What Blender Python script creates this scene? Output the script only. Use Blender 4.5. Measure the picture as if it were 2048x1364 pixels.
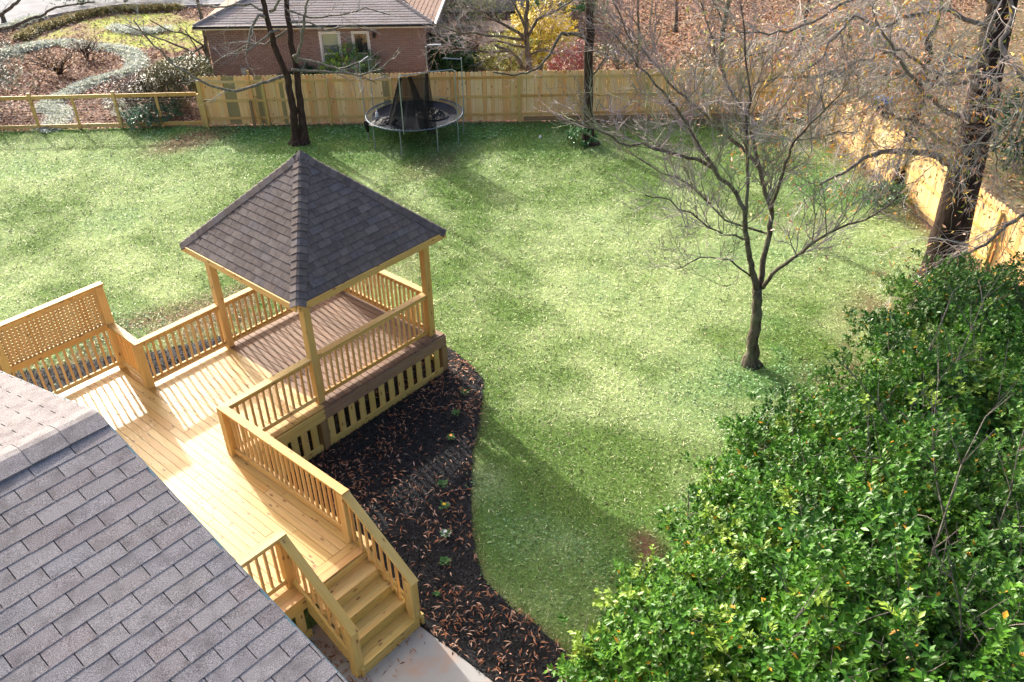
import bpy, math, random
import numpy as np
from mathutils import Vector, Matrix, noise as mnoise
random.seed(7); rng = np.random.default_rng(7)
for _o in list(bpy.data.objects): bpy.data.objects.remove(_o)
scene = bpy.context.scene
COL = scene.collection
# measured positions in metres
LIMBS_YARD=((7.5,-5.15),[[(7.49,-5.14,-0.99,0.13),(7.47,-5.11,-0.46,0.121),(7.46,-5.1,0.17,0.112),(7.44,-5.08,0.66,0.104),(7.4,-5.04,0.96,0.097)],[(7.41,-5.04,0.9,0.07),(7.18,-4.96,1.44,0.063),(7.01,-4.92,1.9,0.057),(6.86,-4.92,2.23,0.051),(6.68,-4.89,2.76,0.046),(6.44,-4.77,3.3,0.04),(6.03,-4.47,3.84,0.035),(5.73,-4.3,4.28,0.029),(5.41,-4.1,4.86,0.024),(5.06,-3.87,5.38,0.02),(4.67,-3.6,5.84,0.015),(4.32,-3.36,6.37,0.011)],[(6.26,-4.35,3.74,0.036),(5.89,-4.23,4.0,0.032),(5.52,-4.11,4.16,0.027),(4.99,-3.82,4.39,0.023),(4.42,-3.48,4.59,0.019),(3.97,-3.27,4.93,0.014),(3.55,-3.09,5.15,0.011)],[(7.43,-5.07,0.78,0.07),(7.5,-5.05,1.1,0.065),(7.54,-5.01,1.55,0.06),(7.63,-5.02,2.09,0.055),(7.67,-4.97,2.54,0.05),(7.58,-4.77,3.05,0.045),(7.55,-4.65,3.39,0.041),(7.36,-4.34,3.78,0.036),(7.11,-3.97,4.11,0.032),(6.86,-3.59,4.53,0.028),(6.63,-3.23,4.85,0.024),(6.32,-2.79,5.42,0.019),(6.05,-2.39,5.94,0.015),(5.93,-2.17,6.44,0.011)],[(7.48,-4.68,3.42,0.038),(7.55,-4.49,3.73,0.035),(7.62,-4.32,4.04,0.031),(7.65,-4.1,4.39,0.027),(7.6,-3.77,4.76,0.024),(7.58,-3.5,5.21,0.02),(7.59,-3.24,5.75,0.016),(7.58,-2.98,6.25,0.013)],[(7.43,-5.07,2.66,0.039),(7.17,-5.23,3.25,0.032),(6.91,-5.39,3.88,0.026),(6.69,-5.59,4.45,0.021),(6.62,-5.97,5.0,0.015),(6.54,-6.33,5.51,0.01)],[(7.48,-5.13,0.96,0.047),(7.34,-5.32,1.4,0.04),(7.35,-5.69,1.9,0.034),(7.37,-6.05,2.37,0.028),(7.37,-6.41,2.74,0.022),(7.43,-6.83,3.02,0.017),(7.48,-7.24,3.51,0.011)],[(6.81,-4.83,2.7,0.038),(6.94,-4.74,3.19,0.034),(7.03,-4.62,3.73,0.029),(7.11,-4.48,4.25,0.025),(7.22,-4.38,4.95,0.021),(7.23,-4.16,5.71,0.017),(7.24,-3.95,6.44,0.013)],[(7.09,-4.84,2.11,0.022),(6.45,-4.64,2.41,0.018),(5.79,-4.43,2.91,0.015),(5.1,-4.17,3.49,0.011),(4.5,-4.02,3.76,0.009)],[(7.36,-4.99,1.14,0.02),(6.61,-4.74,1.84,0.016),(5.85,-4.49,2.13,0.011),(5.19,-4.35,2.1,0.007)],[(7.41,-5.05,2.19,0.025),(7.12,-4.27,2.35,0.021),(6.89,-3.55,2.98,0.017),(6.6,-2.78,3.29,0.014),(6.52,-2.23,3.5,0.01)]])
LIMBS_OAK=((13.23,-7.07),[[(13.28,-7.13,-1.18,0.481),(13.32,-7.08,-0.37,0.446),(13.35,-7.02,0.67,0.41),(13.39,-6.97,1.91,0.373),(13.38,-6.87,3.3,0.336),(13.41,-6.8,4.48,0.302),(13.41,-6.71,5.69,0.27),(13.43,-6.64,6.91,0.24),(13.42,-6.53,8.38,0.209)],[(12.63,-6.85,2.25,0.1),(12.21,-6.84,2.55,0.087),(11.6,-6.63,2.88,0.074),(10.79,-6.19,3.12,0.062),(10.2,-5.99,3.23,0.051),(9.63,-5.83,3.23,0.04),(9.12,-5.72,3.07,0.03),(8.51,-5.5,2.96,0.02)],[(12.75,-6.98,3.39,0.064),(12.18,-6.84,3.6,0.058),(11.61,-6.71,3.8,0.051),(11.14,-6.69,4.02,0.045),(10.5,-6.47,4.42,0.039),(9.88,-6.28,4.93,0.033),(9.29,-6.12,5.4,0.027),(8.69,-5.96,5.94,0.022),(8.2,-5.91,6.45,0.017)],[(12.79,-6.87,4.32,0.063),(12.33,-6.74,4.55,0.055),(11.69,-6.41,4.51,0.048),(10.77,-5.75,4.64,0.041),(9.61,-4.83,4.75,0.034),(8.81,-4.31,4.78,0.027),(8.37,-4.2,4.8,0.021),(7.77,-3.91,4.76,0.014)],[(13.03,-6.84,3.99,0.064),(13.07,-6.63,4.06,0.057),(12.89,-6.17,3.97,0.051),(12.59,-5.57,4.05,0.044),(12.31,-4.99,3.87,0.038),(12.07,-4.47,3.6,0.031),(11.71,-3.79,3.04,0.025),(11.45,-3.24,2.69,0.017)],[(12.46,-6.96,4.73,0.041),(11.55,-6.46,4.95,0.036),(10.92,-6.29,4.7,0.032),(10.31,-6.14,5.12,0.028),(9.79,-6.08,5.39,0.024),(9.14,-5.89,5.44,0.02),(8.45,-5.65,5.34,0.017),(7.78,-5.43,5.1,0.013)],[(12.56,-6.92,5.29,0.05),(11.59,-6.24,5.77,0.044),(10.86,-5.83,5.76,0.039),(10.17,-5.45,5.61,0.034),(9.54,-5.16,5.92,0.029),(8.99,-4.96,5.5,0.024),(8.69,-5.03,5.3,0.02),(8.18,-4.86,5.08,0.015),(7.74,-4.78,4.52,0.011)],[(12.98,-6.78,5.68,0.051),(12.13,-6.34,6.15,0.044),(11.1,-5.7,6.34,0.038),(9.82,-4.76,6.02,0.033),(9.17,-4.55,5.78,0.028),(8.6,-4.42,5.74,0.023),(8.0,-4.25,5.74,0.018),(7.25,-3.92,5.93,0.013)],[(10.94,-7.2,6.71,0.045),(10.95,-7.51,5.92,0.042),(10.65,-7.48,5.61,0.039),(10.54,-7.65,5.38,0.036),(10.38,-7.77,5.32,0.033),(10.24,-7.92,5.26,0.03),(10.17,-8.14,5.11,0.027)],[(11.26,-7.25,5.43,0.028),(11.02,-7.24,5.18,0.026),(10.94,-7.41,4.78,0.023),(10.84,-7.56,4.34,0.02),(10.76,-7.73,4.07,0.018),(10.63,-7.84,3.86,0.015),(10.51,-7.96,3.66,0.012),(10.45,-8.15,3.22,0.01)],[(10.31,-8.29,5.63,0.035),(10.41,-8.21,4.66,0.028),(10.48,-8.09,3.99,0.02),(10.51,-7.92,3.71,0.011)],[(11.66,-9.07,2.52,0.05),(11.47,-8.74,2.23,0.045),(11.3,-8.44,1.92,0.039),(11.19,-8.21,1.45,0.034),(11.01,-7.9,1.19,0.029),(10.87,-7.64,1.03,0.023),(10.72,-7.36,0.62,0.017),(10.71,-7.24,0.07,0.011)],[(13.5,-6.62,6.9,0.05),(13.04,-5.6,6.39,0.045),(12.65,-4.66,5.76,0.04),(12.43,-3.9,5.07,0.034),(12.16,-3.08,4.46,0.028),(11.73,-2.1,4.16,0.021),(11.44,-1.27,3.73,0.014)],[(12.7,-6.92,2.72,0.044),(12.0,-6.59,3.08,0.036),(11.32,-6.27,3.64,0.029),(10.65,-5.97,3.81,0.022),(9.98,-5.65,4.14,0.016),(9.38,-5.43,4.01,0.01)]])
LIMBS_TWIN=((9.46,13.1),[[(9.39,13.17,-1.01,0.147),(9.41,13.15,-0.3,0.137),(9.46,13.1,0.19,0.129),(9.44,13.12,0.72,0.12),(9.44,13.12,1.41,0.111),(9.34,13.24,1.9,0.102),(9.26,13.33,2.4,0.094),(9.22,13.38,3.16,0.085),(9.19,13.4,3.78,0.077),(9.14,13.47,4.67,0.069),(9.16,13.44,5.66,0.061)],[(9.57,12.98,-1.02,0.147),(9.66,12.99,-0.33,0.136),(9.7,13.05,0.18,0.125),(9.77,13.08,0.98,0.114),(9.84,13.12,1.81,0.103),(9.88,13.2,2.63,0.093),(9.93,13.25,3.41,0.082),(10.02,13.26,4.4,0.072),(10.16,13.21,5.55,0.062)],[(9.44,13.12,1.41,0.059),(9.03,13.4,1.29,0.055),(8.59,13.71,1.16,0.05),(8.05,14.13,1.02,0.045),(7.45,14.62,1.27,0.04),(7.06,14.87,1.6,0.035),(6.54,15.27,2.19,0.03),(6.17,15.5,2.93,0.025),(5.92,15.6,3.48,0.02)],[(9.67,12.86,1.99,0.049),(9.82,12.48,1.92,0.044),(9.96,12.1,1.89,0.039),(10.39,11.4,1.63,0.035),(10.64,10.9,1.5,0.03),(11.02,10.25,1.72,0.025),(11.22,9.82,2.12,0.02),(11.29,9.52,2.49,0.016)],[(9.55,12.99,1.57,0.043),(10.18,12.58,1.46,0.037),(10.91,12.07,1.33,0.03),(11.41,11.79,1.17,0.024),(11.86,11.59,0.85,0.017)],[(9.45,13.12,2.85,0.042),(9.13,13.17,2.86,0.035),(8.72,13.33,2.6,0.029),(8.4,13.4,2.41,0.022),(7.95,13.6,2.32,0.016)],[(9.59,12.95,2.85,0.035),(9.22,13.75,2.33,0.031),(9.04,14.33,2.32,0.026),(8.63,15.17,1.89,0.022),(8.2,16.04,1.34,0.017)],[(9.3,13.28,3.44,0.056),(9.35,13.07,3.52,0.047),(9.41,12.85,3.81,0.039),(9.47,12.63,4.2,0.031)],[(9.23,13.36,3.25,0.054),(8.96,13.44,3.36,0.046),(8.67,13.54,2.98,0.039),(8.43,13.59,2.43,0.032),(8.26,13.55,2.18,0.024)],[(9.19,13.4,3.43,0.044),(9.06,13.9,3.62,0.038),(8.69,14.65,3.51,0.032),(8.54,15.16,3.43,0.026),(8.24,15.84,3.55,0.02)],[(9.72,12.81,1.81,0.066),(9.61,12.81,2.04,0.06),(9.65,12.64,2.11,0.054),(9.73,12.42,2.65,0.048),(9.78,12.24,3.14,0.042),(9.8,12.08,3.62,0.036),(10.0,11.74,4.15,0.031)],[(9.87,13.09,3.01,0.039),(10.32,12.66,2.98,0.033),(10.65,12.36,2.72,0.028),(11.23,11.78,2.85,0.022),(11.68,11.34,2.67,0.016)],[(9.85,13.11,3.39,0.035),(10.13,12.37,3.21,0.03),(10.6,11.43,3.33,0.025),(10.96,10.61,3.61,0.02),(11.28,9.83,3.43,0.015)]])
LIMBS_PINE=((15.59,5.21),[[(15.59,5.21,-1.02,0.187),(15.57,5.23,-0.12,0.174),(15.54,5.27,0.48,0.162),(15.51,5.3,2.14,0.148),(15.51,5.3,3.71,0.134),(15.5,5.31,5.14,0.121),(15.49,5.32,6.49,0.109)],[(15.45,5.37,2.58,0.063),(15.08,5.52,2.74,0.058),(14.66,5.74,2.82,0.053),(14.4,5.77,2.57,0.048),(14.15,5.78,2.27,0.044),(13.81,5.91,1.95,0.039),(13.39,6.11,1.8,0.034),(12.96,6.34,1.81,0.029),(12.44,6.66,1.97,0.025)],[(15.54,5.26,1.22,0.033),(15.55,4.95,1.6,0.027),(15.59,4.61,2.13,0.021),(15.55,4.34,2.94,0.015)]])
LIMBS_DOGWOOD=((17.58,9.53),[[(17.6,9.51,-0.86,0.133),(17.59,9.52,0.2,0.121),(17.58,9.53,0.63,0.111),(17.56,9.56,1.05,0.101),(17.53,9.58,1.41,0.091),(17.52,9.59,1.75,0.082),(17.55,9.56,2.43,0.072),(17.56,9.55,2.77,0.062),(17.58,9.53,3.27,0.053)],[(17.55,9.57,-0.67,0.085),(17.4,9.58,0.29,0.072),(17.16,9.71,0.77,0.06),(16.9,9.84,1.07,0.048),(16.47,10.18,1.33,0.036)],[(17.52,9.6,1.37,0.073),(17.3,9.7,1.62,0.063),(17.07,9.8,1.79,0.054),(16.5,10.3,2.23,0.044),(16.11,10.6,2.56,0.034),(15.61,11.01,2.76,0.025)],[(17.56,9.56,1.48,0.066),(17.87,9.36,2.06,0.057),(18.2,9.14,2.22,0.049),(18.49,8.95,2.32,0.041),(18.85,8.69,2.54,0.033),(19.21,8.44,2.79,0.025)],[(17.52,9.6,1.37,0.055),(16.73,10.16,1.59,0.046),(15.96,10.68,1.78,0.038),(15.42,10.95,1.85,0.029),(14.7,11.43,2.22,0.021)],[(16.83,9.78,1.1,0.047),(16.29,10.28,1.08,0.04),(15.76,10.76,1.21,0.033),(15.23,11.25,1.39,0.025),(14.69,11.74,1.28,0.018)],[(17.52,9.59,1.73,0.055),(17.46,9.82,2.23,0.045),(17.42,10.02,2.56,0.036),(17.26,10.34,2.97,0.027)],[(17.57,9.55,0.83,0.046),(18.11,9.18,0.95,0.037),(18.49,9.0,0.8,0.028),(18.99,8.69,0.93,0.019)],[(17.53,9.59,1.1,0.046),(17.2,10.34,1.23,0.039),(16.77,11.2,1.28,0.033),(16.23,12.2,1.6,0.026),(15.89,12.95,1.27,0.019)]])
LIMBS_SAPLING=((11.29,21.19),[[(11.3,21.18,-1.07,0.103),(11.32,21.16,-0.35,0.092),(11.35,21.12,0.65,0.081),(11.37,21.1,1.51,0.07),(11.38,21.09,2.36,0.06),(11.4,21.07,3.09,0.05)],[(11.35,21.12,0.05,0.048),(11.18,21.09,0.69,0.041),(10.77,21.33,1.12,0.033),(10.21,21.74,1.37,0.026),(9.75,22.03,1.79,0.019)],[(11.35,21.12,0.65,0.048),(11.02,21.69,0.33,0.041),(10.55,22.41,0.71,0.034),(10.13,23.07,0.98,0.027),(9.59,23.87,1.36,0.02)],[(11.35,21.13,-0.15,0.04),(11.1,21.3,0.28,0.033),(10.99,21.32,0.69,0.027),(10.79,21.46,1.29,0.02)],[(11.37,21.1,1.42,0.039),(11.93,20.67,1.56,0.033),(12.44,20.29,1.9,0.026),(12.92,19.95,1.95,0.02)]])
LIMBS_STUMP=((17.9,-4.42),[[(17.9,-4.42,-1.02,0.237),(17.89,-4.35,-0.47,0.218),(17.94,-4.35,-0.02,0.199),(17.98,-4.34,0.71,0.18),(18.05,-4.36,1.08,0.163),(18.06,-4.32,1.39,0.146),(18.07,-4.27,1.99,0.129),(18.06,-4.21,2.81,0.111),(18.04,-4.12,3.73,0.094)],[(17.86,-4.38,0.75,0.043),(17.29,-4.13,1.46,0.032),(16.68,-3.84,1.92,0.023),(16.1,-3.59,2.23,0.013)],[(17.84,-4.35,1.71,0.056),(18.13,-4.38,2.0,0.046),(18.53,-4.53,2.48,0.037),(18.79,-4.52,3.24,0.027)]])
LIMBS_SLIM=((20.52,-1.94),[[(20.53,-1.95,-1.05,0.099),(20.49,-1.91,-0.45,0.09),(20.47,-1.89,0.18,0.081),(20.4,-1.8,0.82,0.072),(20.23,-1.61,1.68,0.063),(19.96,-1.3,2.76,0.054),(19.72,-1.04,3.78,0.045)],[(20.44,-1.85,0.39,0.04),(20.8,-2.01,0.82,0.032),(21.17,-2.17,1.24,0.024),(21.57,-2.37,2.12,0.016)]])
LIMBS_CORNER=((10.31,38.34),[[(10.29,38.36,-1.21,0.103),(10.31,38.34,-0.84,0.102),(10.32,38.32,-0.47,0.102),(10.26,38.4,-0.47,0.102),(9.92,38.78,-0.46,0.102)],[(6.26,30.85,0.88,0.085),(6.94,30.07,0.8,0.078),(7.37,29.59,0.85,0.071),(7.76,29.14,1.04,0.064),(7.97,28.9,1.18,0.057),(8.46,28.35,1.36,0.05),(8.82,27.94,1.63,0.043),(9.22,27.49,1.7,0.036),(9.93,26.68,1.8,0.029)],[(6.63,30.42,1.28,0.084),(7.28,29.68,1.4,0.076),(7.58,29.35,1.65,0.068),(7.86,29.02,1.94,0.06),(8.09,28.77,2.23,0.052)]])
MULCH_EDGE=[(4.0,0.99),(3.75,0.65),(3.75,0.22),(3.6,-0.45),(3.39,-1.06),(2.85,-1.49),(2.22,-1.98),(1.6,-2.4),(0.97,-2.94),(0.24,-3.63),(-0.31,-4.23),(-0.61,-4.69),(-0.73,-5.25),(-0.76,-5.79),(-0.8,-6.31),(-0.95,-6.8),(-1.19,-7.33),(-1.45,-7.94)]
BORDER_OUTER=[(8.63,32.83),(9.91,33.07),(10.63,32.54),(10.96,30.98),(11.69,29.32),(11.62,28.08),(11.07,26.63),(10.48,25.84),(9.63,25.56),(8.88,25.63),(8.02,25.45),(7.16,25.0),(6.33,24.57),(5.66,24.0),(5.81,23.16),(5.51,22.38),(5.01,21.73),(4.46,21.44)]
BORDER_TAIL=[(7.75,32.92),(8.78,32.91),(9.83,32.89)]
BORDER_PATCH=[(13.46,33.31),(13.65,31.95),(14.16,30.95),(15.08,30.66)]
BORDER_FAR=[(9.63,37.33),(10.54,37.71),(11.58,38.31),(12.23,38.3)]
BORDER_NEAR=[(7.97,22.84),(7.7,21.84),(7.17,20.25)]
FRONT_LAWN=[(9.49,34.5),(11.53,35.42),(13.46,36.13),(15.4,35.6),(16.99,33.82),(17.0,31.0),(16.27,28.75),(14.97,26.77),(13.18,27.08),(12.82,28.64),(12.09,29.61),(11.33,31.47),(10.29,32.85),(9.07,32.79)]
LOW_HEDGE=[(9.58,34.97),(10.72,35.87),(11.9,36.21),(13.24,36.77),(14.23,36.83),(15.3,36.46),(16.63,35.21),(17.74,34.07)]
ROAD_EDGE=[(7.25,38.52),(10.07,38.35),(11.84,38.31),(13.87,38.04),(16.34,37.3),(17.43,35.05),(18.72,33.68),(20.3,32.28),(22.26,33.18)]
SHRUBS=[(9.21,-8.16,1.5,1.3),(10.44,-8.98,1.7,1.11),(6.67,-9.7,2.2,1.42),(5.88,-8.78,1.9,1.19),(4.38,-8.25,1.6,1.15),(4.06,-7.33,1.2,0.89),(2.73,-7.52,1.2,0.88),(3.28,-9.73,2.4,1.35),(2.06,-8.87,2.0,1.34),(1.36,-7.83,1.2,0.83),(3.01,-10.7,3.0,1.17),(0.16,-7.44,0.9,0.63),(0.08,-8.8,1.7,1.29),(0.37,-10.11,2.4,1.31),(0.85,-10.99,3.0,1.13),(-0.9,-7.67,0.8,0.81),(-1.0,-8.89,1.3,1.11),(-0.87,-10.15,2.2,1.11),(-0.76,-11.25,3.0,1.14)]
PANSIES=[(1.5,-1.92),(0.47,-2.71),(0.09,-3.12),(-0.36,-3.59),(-0.8,-4.01),(-1.36,-4.37),(2.71,-1.15),(2.09,-1.48)]
YELLOW=[(20.61,11.19)]
BUSHW=[(14.65,16.81)]
SPOT = {'evergreen':(16.91, 13.35),'yellow':(19.35, 10.17),'red':(20.59, 10.13),'window_bush':(14.81, 16.08),'window_bush2':(13.94, 17.53),'pergola':(23.07, 14.63),'blue':(23.73, -1.3),'shed':(27.11, 20.79),'greenr':(22.42, -6.39),'fenceshrub':(8.0, 19.62),'fenceshrub2':(10.07, 20.71),'leftbush':(4.55, 24.52),'tw1':(9.94, 29.0),'tw2':(8.03, 27.65),'top1':(14.37, 38.47),'top2':(16.22, 37.08),'top3':(17.3, 36.37),'rock':(23.04, 9.13),'gmag':(27.23, 15.6),'birdfeed':(11.93, 19.82),'redspot':(23.1, 7.93),'w1':(22.91, 8.17),'w2':(26.15, 6.19),'w3':(29.49, 4.19),'w4':(31.59, 8.21),'w5':(29.77, 10.65),'w6':(31.24, -0.51),'w7':(33.54, 2.74),'white':(14.95, 6.84)}
CAM = {'loc': (-7.3265, -11.3427, 10.0787), 'f': 1735.75, 'R': (0.652648, -0.757445, -0.018064), 'U': (0.434644, 0.354767, 0.827783), 'F': (0.620592, 0.548103, -0.560757)}

# ---------------------------------------------------------------- camera, light, exposure
cd = bpy.data.cameras.new('camera'); cam = bpy.data.objects.new('camera', cd); COL.objects.link(cam)
cd.sensor_width = 36.0; cd.lens = CAM['f']/2048*36.0; cd.clip_start = .1; cd.clip_end = 1500
_R, _U, _F = (Vector(CAM[k]) for k in 'RUF')
cam.matrix_world = Matrix(((_R.x,_U.x,-_F.x,CAM['loc'][0]),(_R.y,_U.y,-_F.y,CAM['loc'][1]),(_R.z,_U.z,-_F.z,CAM['loc'][2]),(0,0,0,1)))
scene.camera = cam
SUN_AZ = math.radians(77.3); SUN_EL = math.radians(27)
w = bpy.data.worlds.new('World'); scene.world = w; w.use_nodes = True
nt = w.node_tree; bg = nt.nodes['Background']
sky = nt.nodes.new('ShaderNodeTexSky'); sky.sky_type = 'NISHITA'; sky.sun_disc = False
sky.sun_elevation = SUN_EL; sky.sun_rotation = math.radians(90) - SUN_AZ
sky.air_density = .75; sky.dust_density = 6.0; sky.ozone_density = .4
nt.links.new(sky.outputs[0], bg.inputs[0]); bg.inputs[1].default_value = 0.15
sl = bpy.data.lights.new('sun', 'SUN'); sl.energy = 2.75; sl.angle = math.radians(1); sl.color = (1, .95, .87)
so = bpy.data.objects.new('sun', sl); COL.objects.link(so)
_d = Vector((math.cos(SUN_AZ)*math.cos(SUN_EL), math.sin(SUN_AZ)*math.cos(SUN_EL), math.sin(SUN_EL)))
so.rotation_euler = _d.to_track_quat('Z', 'Y').to_euler(); so.location = (0, 30, 20)
vs = scene.view_settings; vs.view_transform = 'Standard'; vs.look = 'None'; vs.exposure = 1.42; vs.gamma = 1; vs.use_curve_mapping = False
# ---------------------------------------------------------------- helpers
Z = -0.96                                   # ground level; the deck top is z = 0
W = {}                                      # world matrices of created objects
def place(o, parent=None, M=None):
    COL.objects.link(o)
    M = M or Matrix()
    W[o.name] = M
    if parent is not None:
        o.parent = parent; o.matrix_parent_inverse = W[parent.name].inverted()
    o.matrix_basis = M
    return o
def thing(name, label, cat, loc=(0, 0, 0), group=None):
    o = bpy.data.objects.new(name, None); o.empty_display_size = .2
    place(o, None, Matrix.Translation(loc)); tag(o, label, cat, group); return o
def tag(o, label=None, cat=None, group=None, kind=None):
    for k, v in (('label', label), ('category', cat), ('group', group), ('kind', kind)):
        if v: o[k] = v
    return o
def me_obj(name, me, parent=None, M=None, kind=None):
    o = place(bpy.data.objects.new(name, me), parent, M)
    if kind: o['kind'] = kind
    return o
class MB:
    """collects polygons (with an optional per-face colour) for ONE mesh object"""
    def __init__(s): s.v = []; s.f = []; s.c = []
    def poly(s, pts, c=None):
        n = len(s.v); s.v += [tuple(p) for p in pts]; s.f.append(tuple(range(n, n+len(pts)))); s.c.append(c)
    def box(s, lo, hi, M=None, c=None):
        x0, y0, z0 = lo; x1, y1, z1 = hi; n = len(s.v)
        P = [(x0,y0,z0),(x1,y0,z0),(x1,y1,z0),(x0,y1,z0),(x0,y0,z1),(x1,y0,z1),(x1,y1,z1),(x0,y1,z1)]
        if M is not None: P = [tuple(M @ Vector(p)) for p in P]
        s.v += P
        for q in ((3,2,1,0),(4,5,6,7),(0,1,5,4),(1,2,6,5),(2,3,7,6),(3,0,4,7)): s.f.append(tuple(n+i for i in q)); s.c.append(c)
    def prism(s, pts, ext, c=None):
        n = len(s.v); k = len(pts); e = Vector(ext)
        s.v += [tuple(p) for p in pts] + [tuple(Vector(p)+e) for p in pts]
        s.f.append(tuple(range(n+k-1, n-1, -1))); s.c.append(c); s.f.append(tuple(range(n+k, n+2*k))); s.c.append(c)
        for i in range(k):
            j = (i+1) % k; s.f.append((n+i, n+j, n+k+j, n+k+i)); s.c.append(c)
    def tube(s, pts, rad, sides=6, c=None, cap=True, rough=0):
        pts = [Vector(p) for p in pts]; n0 = len(s.v); prev = None
        for i, p in enumerate(pts):
            t = (pts[min(i+1, len(pts)-1)] - pts[max(i-1, 0)])
            if t.length < 1e-6: t = Vector((0,0,1))
            t.normalize()
            if prev is None: a = t.orthogonal().normalized()
            else:
                a = prev - t*prev.dot(t)
                a = a.normalized() if a.length > 1e-5 else t.orthogonal().normalized()
            prev = a; b = t.cross(a); r = rad[i] if hasattr(rad, '__len__') else rad
            for k in range(sides):
                an = 2*math.pi*k/sides; rr = r*(1+rough*(random.random()-.5)) if rough else r
                q = p + (a*math.cos(an) + b*math.sin(an))*rr; s.v.append((q.x, q.y, q.z))
        for i in range(len(pts)-1):
            for k in range(sides):
                k2 = (k+1) % sides; A = n0+i*sides; B = A+sides
                s.f.append((A+k, A+k2, B+k2, B+k)); s.c.append(c)
        if cap and sides > 3:
            s.f.append(tuple(n0+k for k in range(sides-1, -1, -1))); s.c.append(c)
            m = n0+(len(pts)-1)*sides; s.f.append(tuple(m+k for k in range(sides))); s.c.append(c)
    def mesh(s, name, m, smooth=False):
        me = bpy.data.meshes.new(name); me.from_pydata(s.v, [], s.f); me.materials.append(m)
        if any(c is not None for c in s.c):
            at = me.attributes.new('tint', 'FLOAT_COLOR', 'FACE')
            at.data.foreach_set('color', np.array([(c if c else (1, 1, 1)) + (1,) for c in s.c], dtype=np.float32).ravel())
        if smooth: me.polygons.foreach_set('use_smooth', [True]*len(me.polygons))
        me.update(); return me
    def build(s, name, m, parent=None, kind=None, smooth=False, M=None):
        return me_obj(name, s.mesh(name, m, smooth), parent, M, kind)
def np_mesh(name, V, nper, m, tint=None, faces=None, smooth=False):
    """V (n*k,3): n pieces of k vertices; faces: list of index tuples of one piece (all of the same size)"""
    V = np.asarray(V, dtype=np.float32).reshape(-1, 3); n = len(V)//nper
    fc = np.array(faces if faces else [tuple(range(nper))], dtype=np.int32); k = fc.shape[1]
    idx = (fc[None] + (np.arange(n)*nper)[:, None, None]).reshape(-1)
    me = bpy.data.meshes.new(name); me.vertices.add(len(V)); me.vertices.foreach_set('co', V.ravel())
    nf = len(idx)//k; me.loops.add(len(idx)); me.loops.foreach_set('vertex_index', idx.astype(np.int32))
    me.polygons.add(nf); me.polygons.foreach_set('loop_start', np.arange(nf, dtype=np.int32)*k)
    try: me.polygons.foreach_set('loop_total', np.full(nf, k, dtype=np.int32))
    except Exception: pass
    me.materials.append(m); me.update(calc_edges=True)
    if smooth: me.polygons.foreach_set('use_smooth', np.ones(nf, dtype=bool))
    if tint is not None:
        at = me.attributes.new('tint', 'FLOAT_COLOR', 'FACE')
        t = np.repeat(np.asarray(tint, dtype=np.float32), len(fc), axis=0)
        at.data.foreach_set('color', np.concatenate([t, np.ones((len(t), 1), np.float32)], 1).ravel())
    return me
def vnoise(x, y, s, seed=0):
    """smooth value noise, numpy"""
    x = np.asarray(x)/s + seed*17.3; y = np.asarray(y)/s + seed*31.7
    xi = np.floor(x); yi = np.floor(y); fx = x-xi; fy = y-yi; fx = fx*fx*(3-2*fx); fy = fy*fy*(3-2*fy)
    def h(a, b):
        v = np.sin(a*127.1+b*311.7+seed*7.7)*43758.5453; return v-np.floor(v)
    return (h(xi,yi)*(1-fx)+h(xi+1,yi)*fx)*(1-fy)+(h(xi,yi+1)*(1-fx)+h(xi+1,yi+1)*fx)*fy
def fbm(x, y, s, seed=0): return vnoise(x,y,s,seed)*.5+vnoise(x,y,s/2.1,seed+1)*.3+vnoise(x,y,s/4.3,seed+2)*.2
def inpoly(x, y, P):
    x = np.asarray(x); y = np.asarray(y); r = np.zeros(x.shape, bool); n = len(P)
    for i in range(n):
        x1, y1 = P[i]; x2, y2 = P[(i+1) % n]
        c = ((y1 > y) != (y2 > y)) & (x < (x2-x1)*(y-y1)/((y2-y1) or 1e-9)+x1); r ^= c
    return r
def pdist(x, y, P, closed=False):
    """distance to a polyline"""
    d = np.full(np.shape(x), 1e9); m = len(P) if closed else len(P)-1
    for i in range(m):
        a = P[i]; b = P[(i+1) % len(P)]; dx = b[0]-a[0]; dy = b[1]-a[1]; L = dx*dx+dy*dy+1e-9
        t = np.clip(((x-a[0])*dx+(y-a[1])*dy)/L, 0, 1); d = np.minimum(d, np.hypot(x-a[0]-t*dx, y-a[1]-t*dy))
    return d
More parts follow.
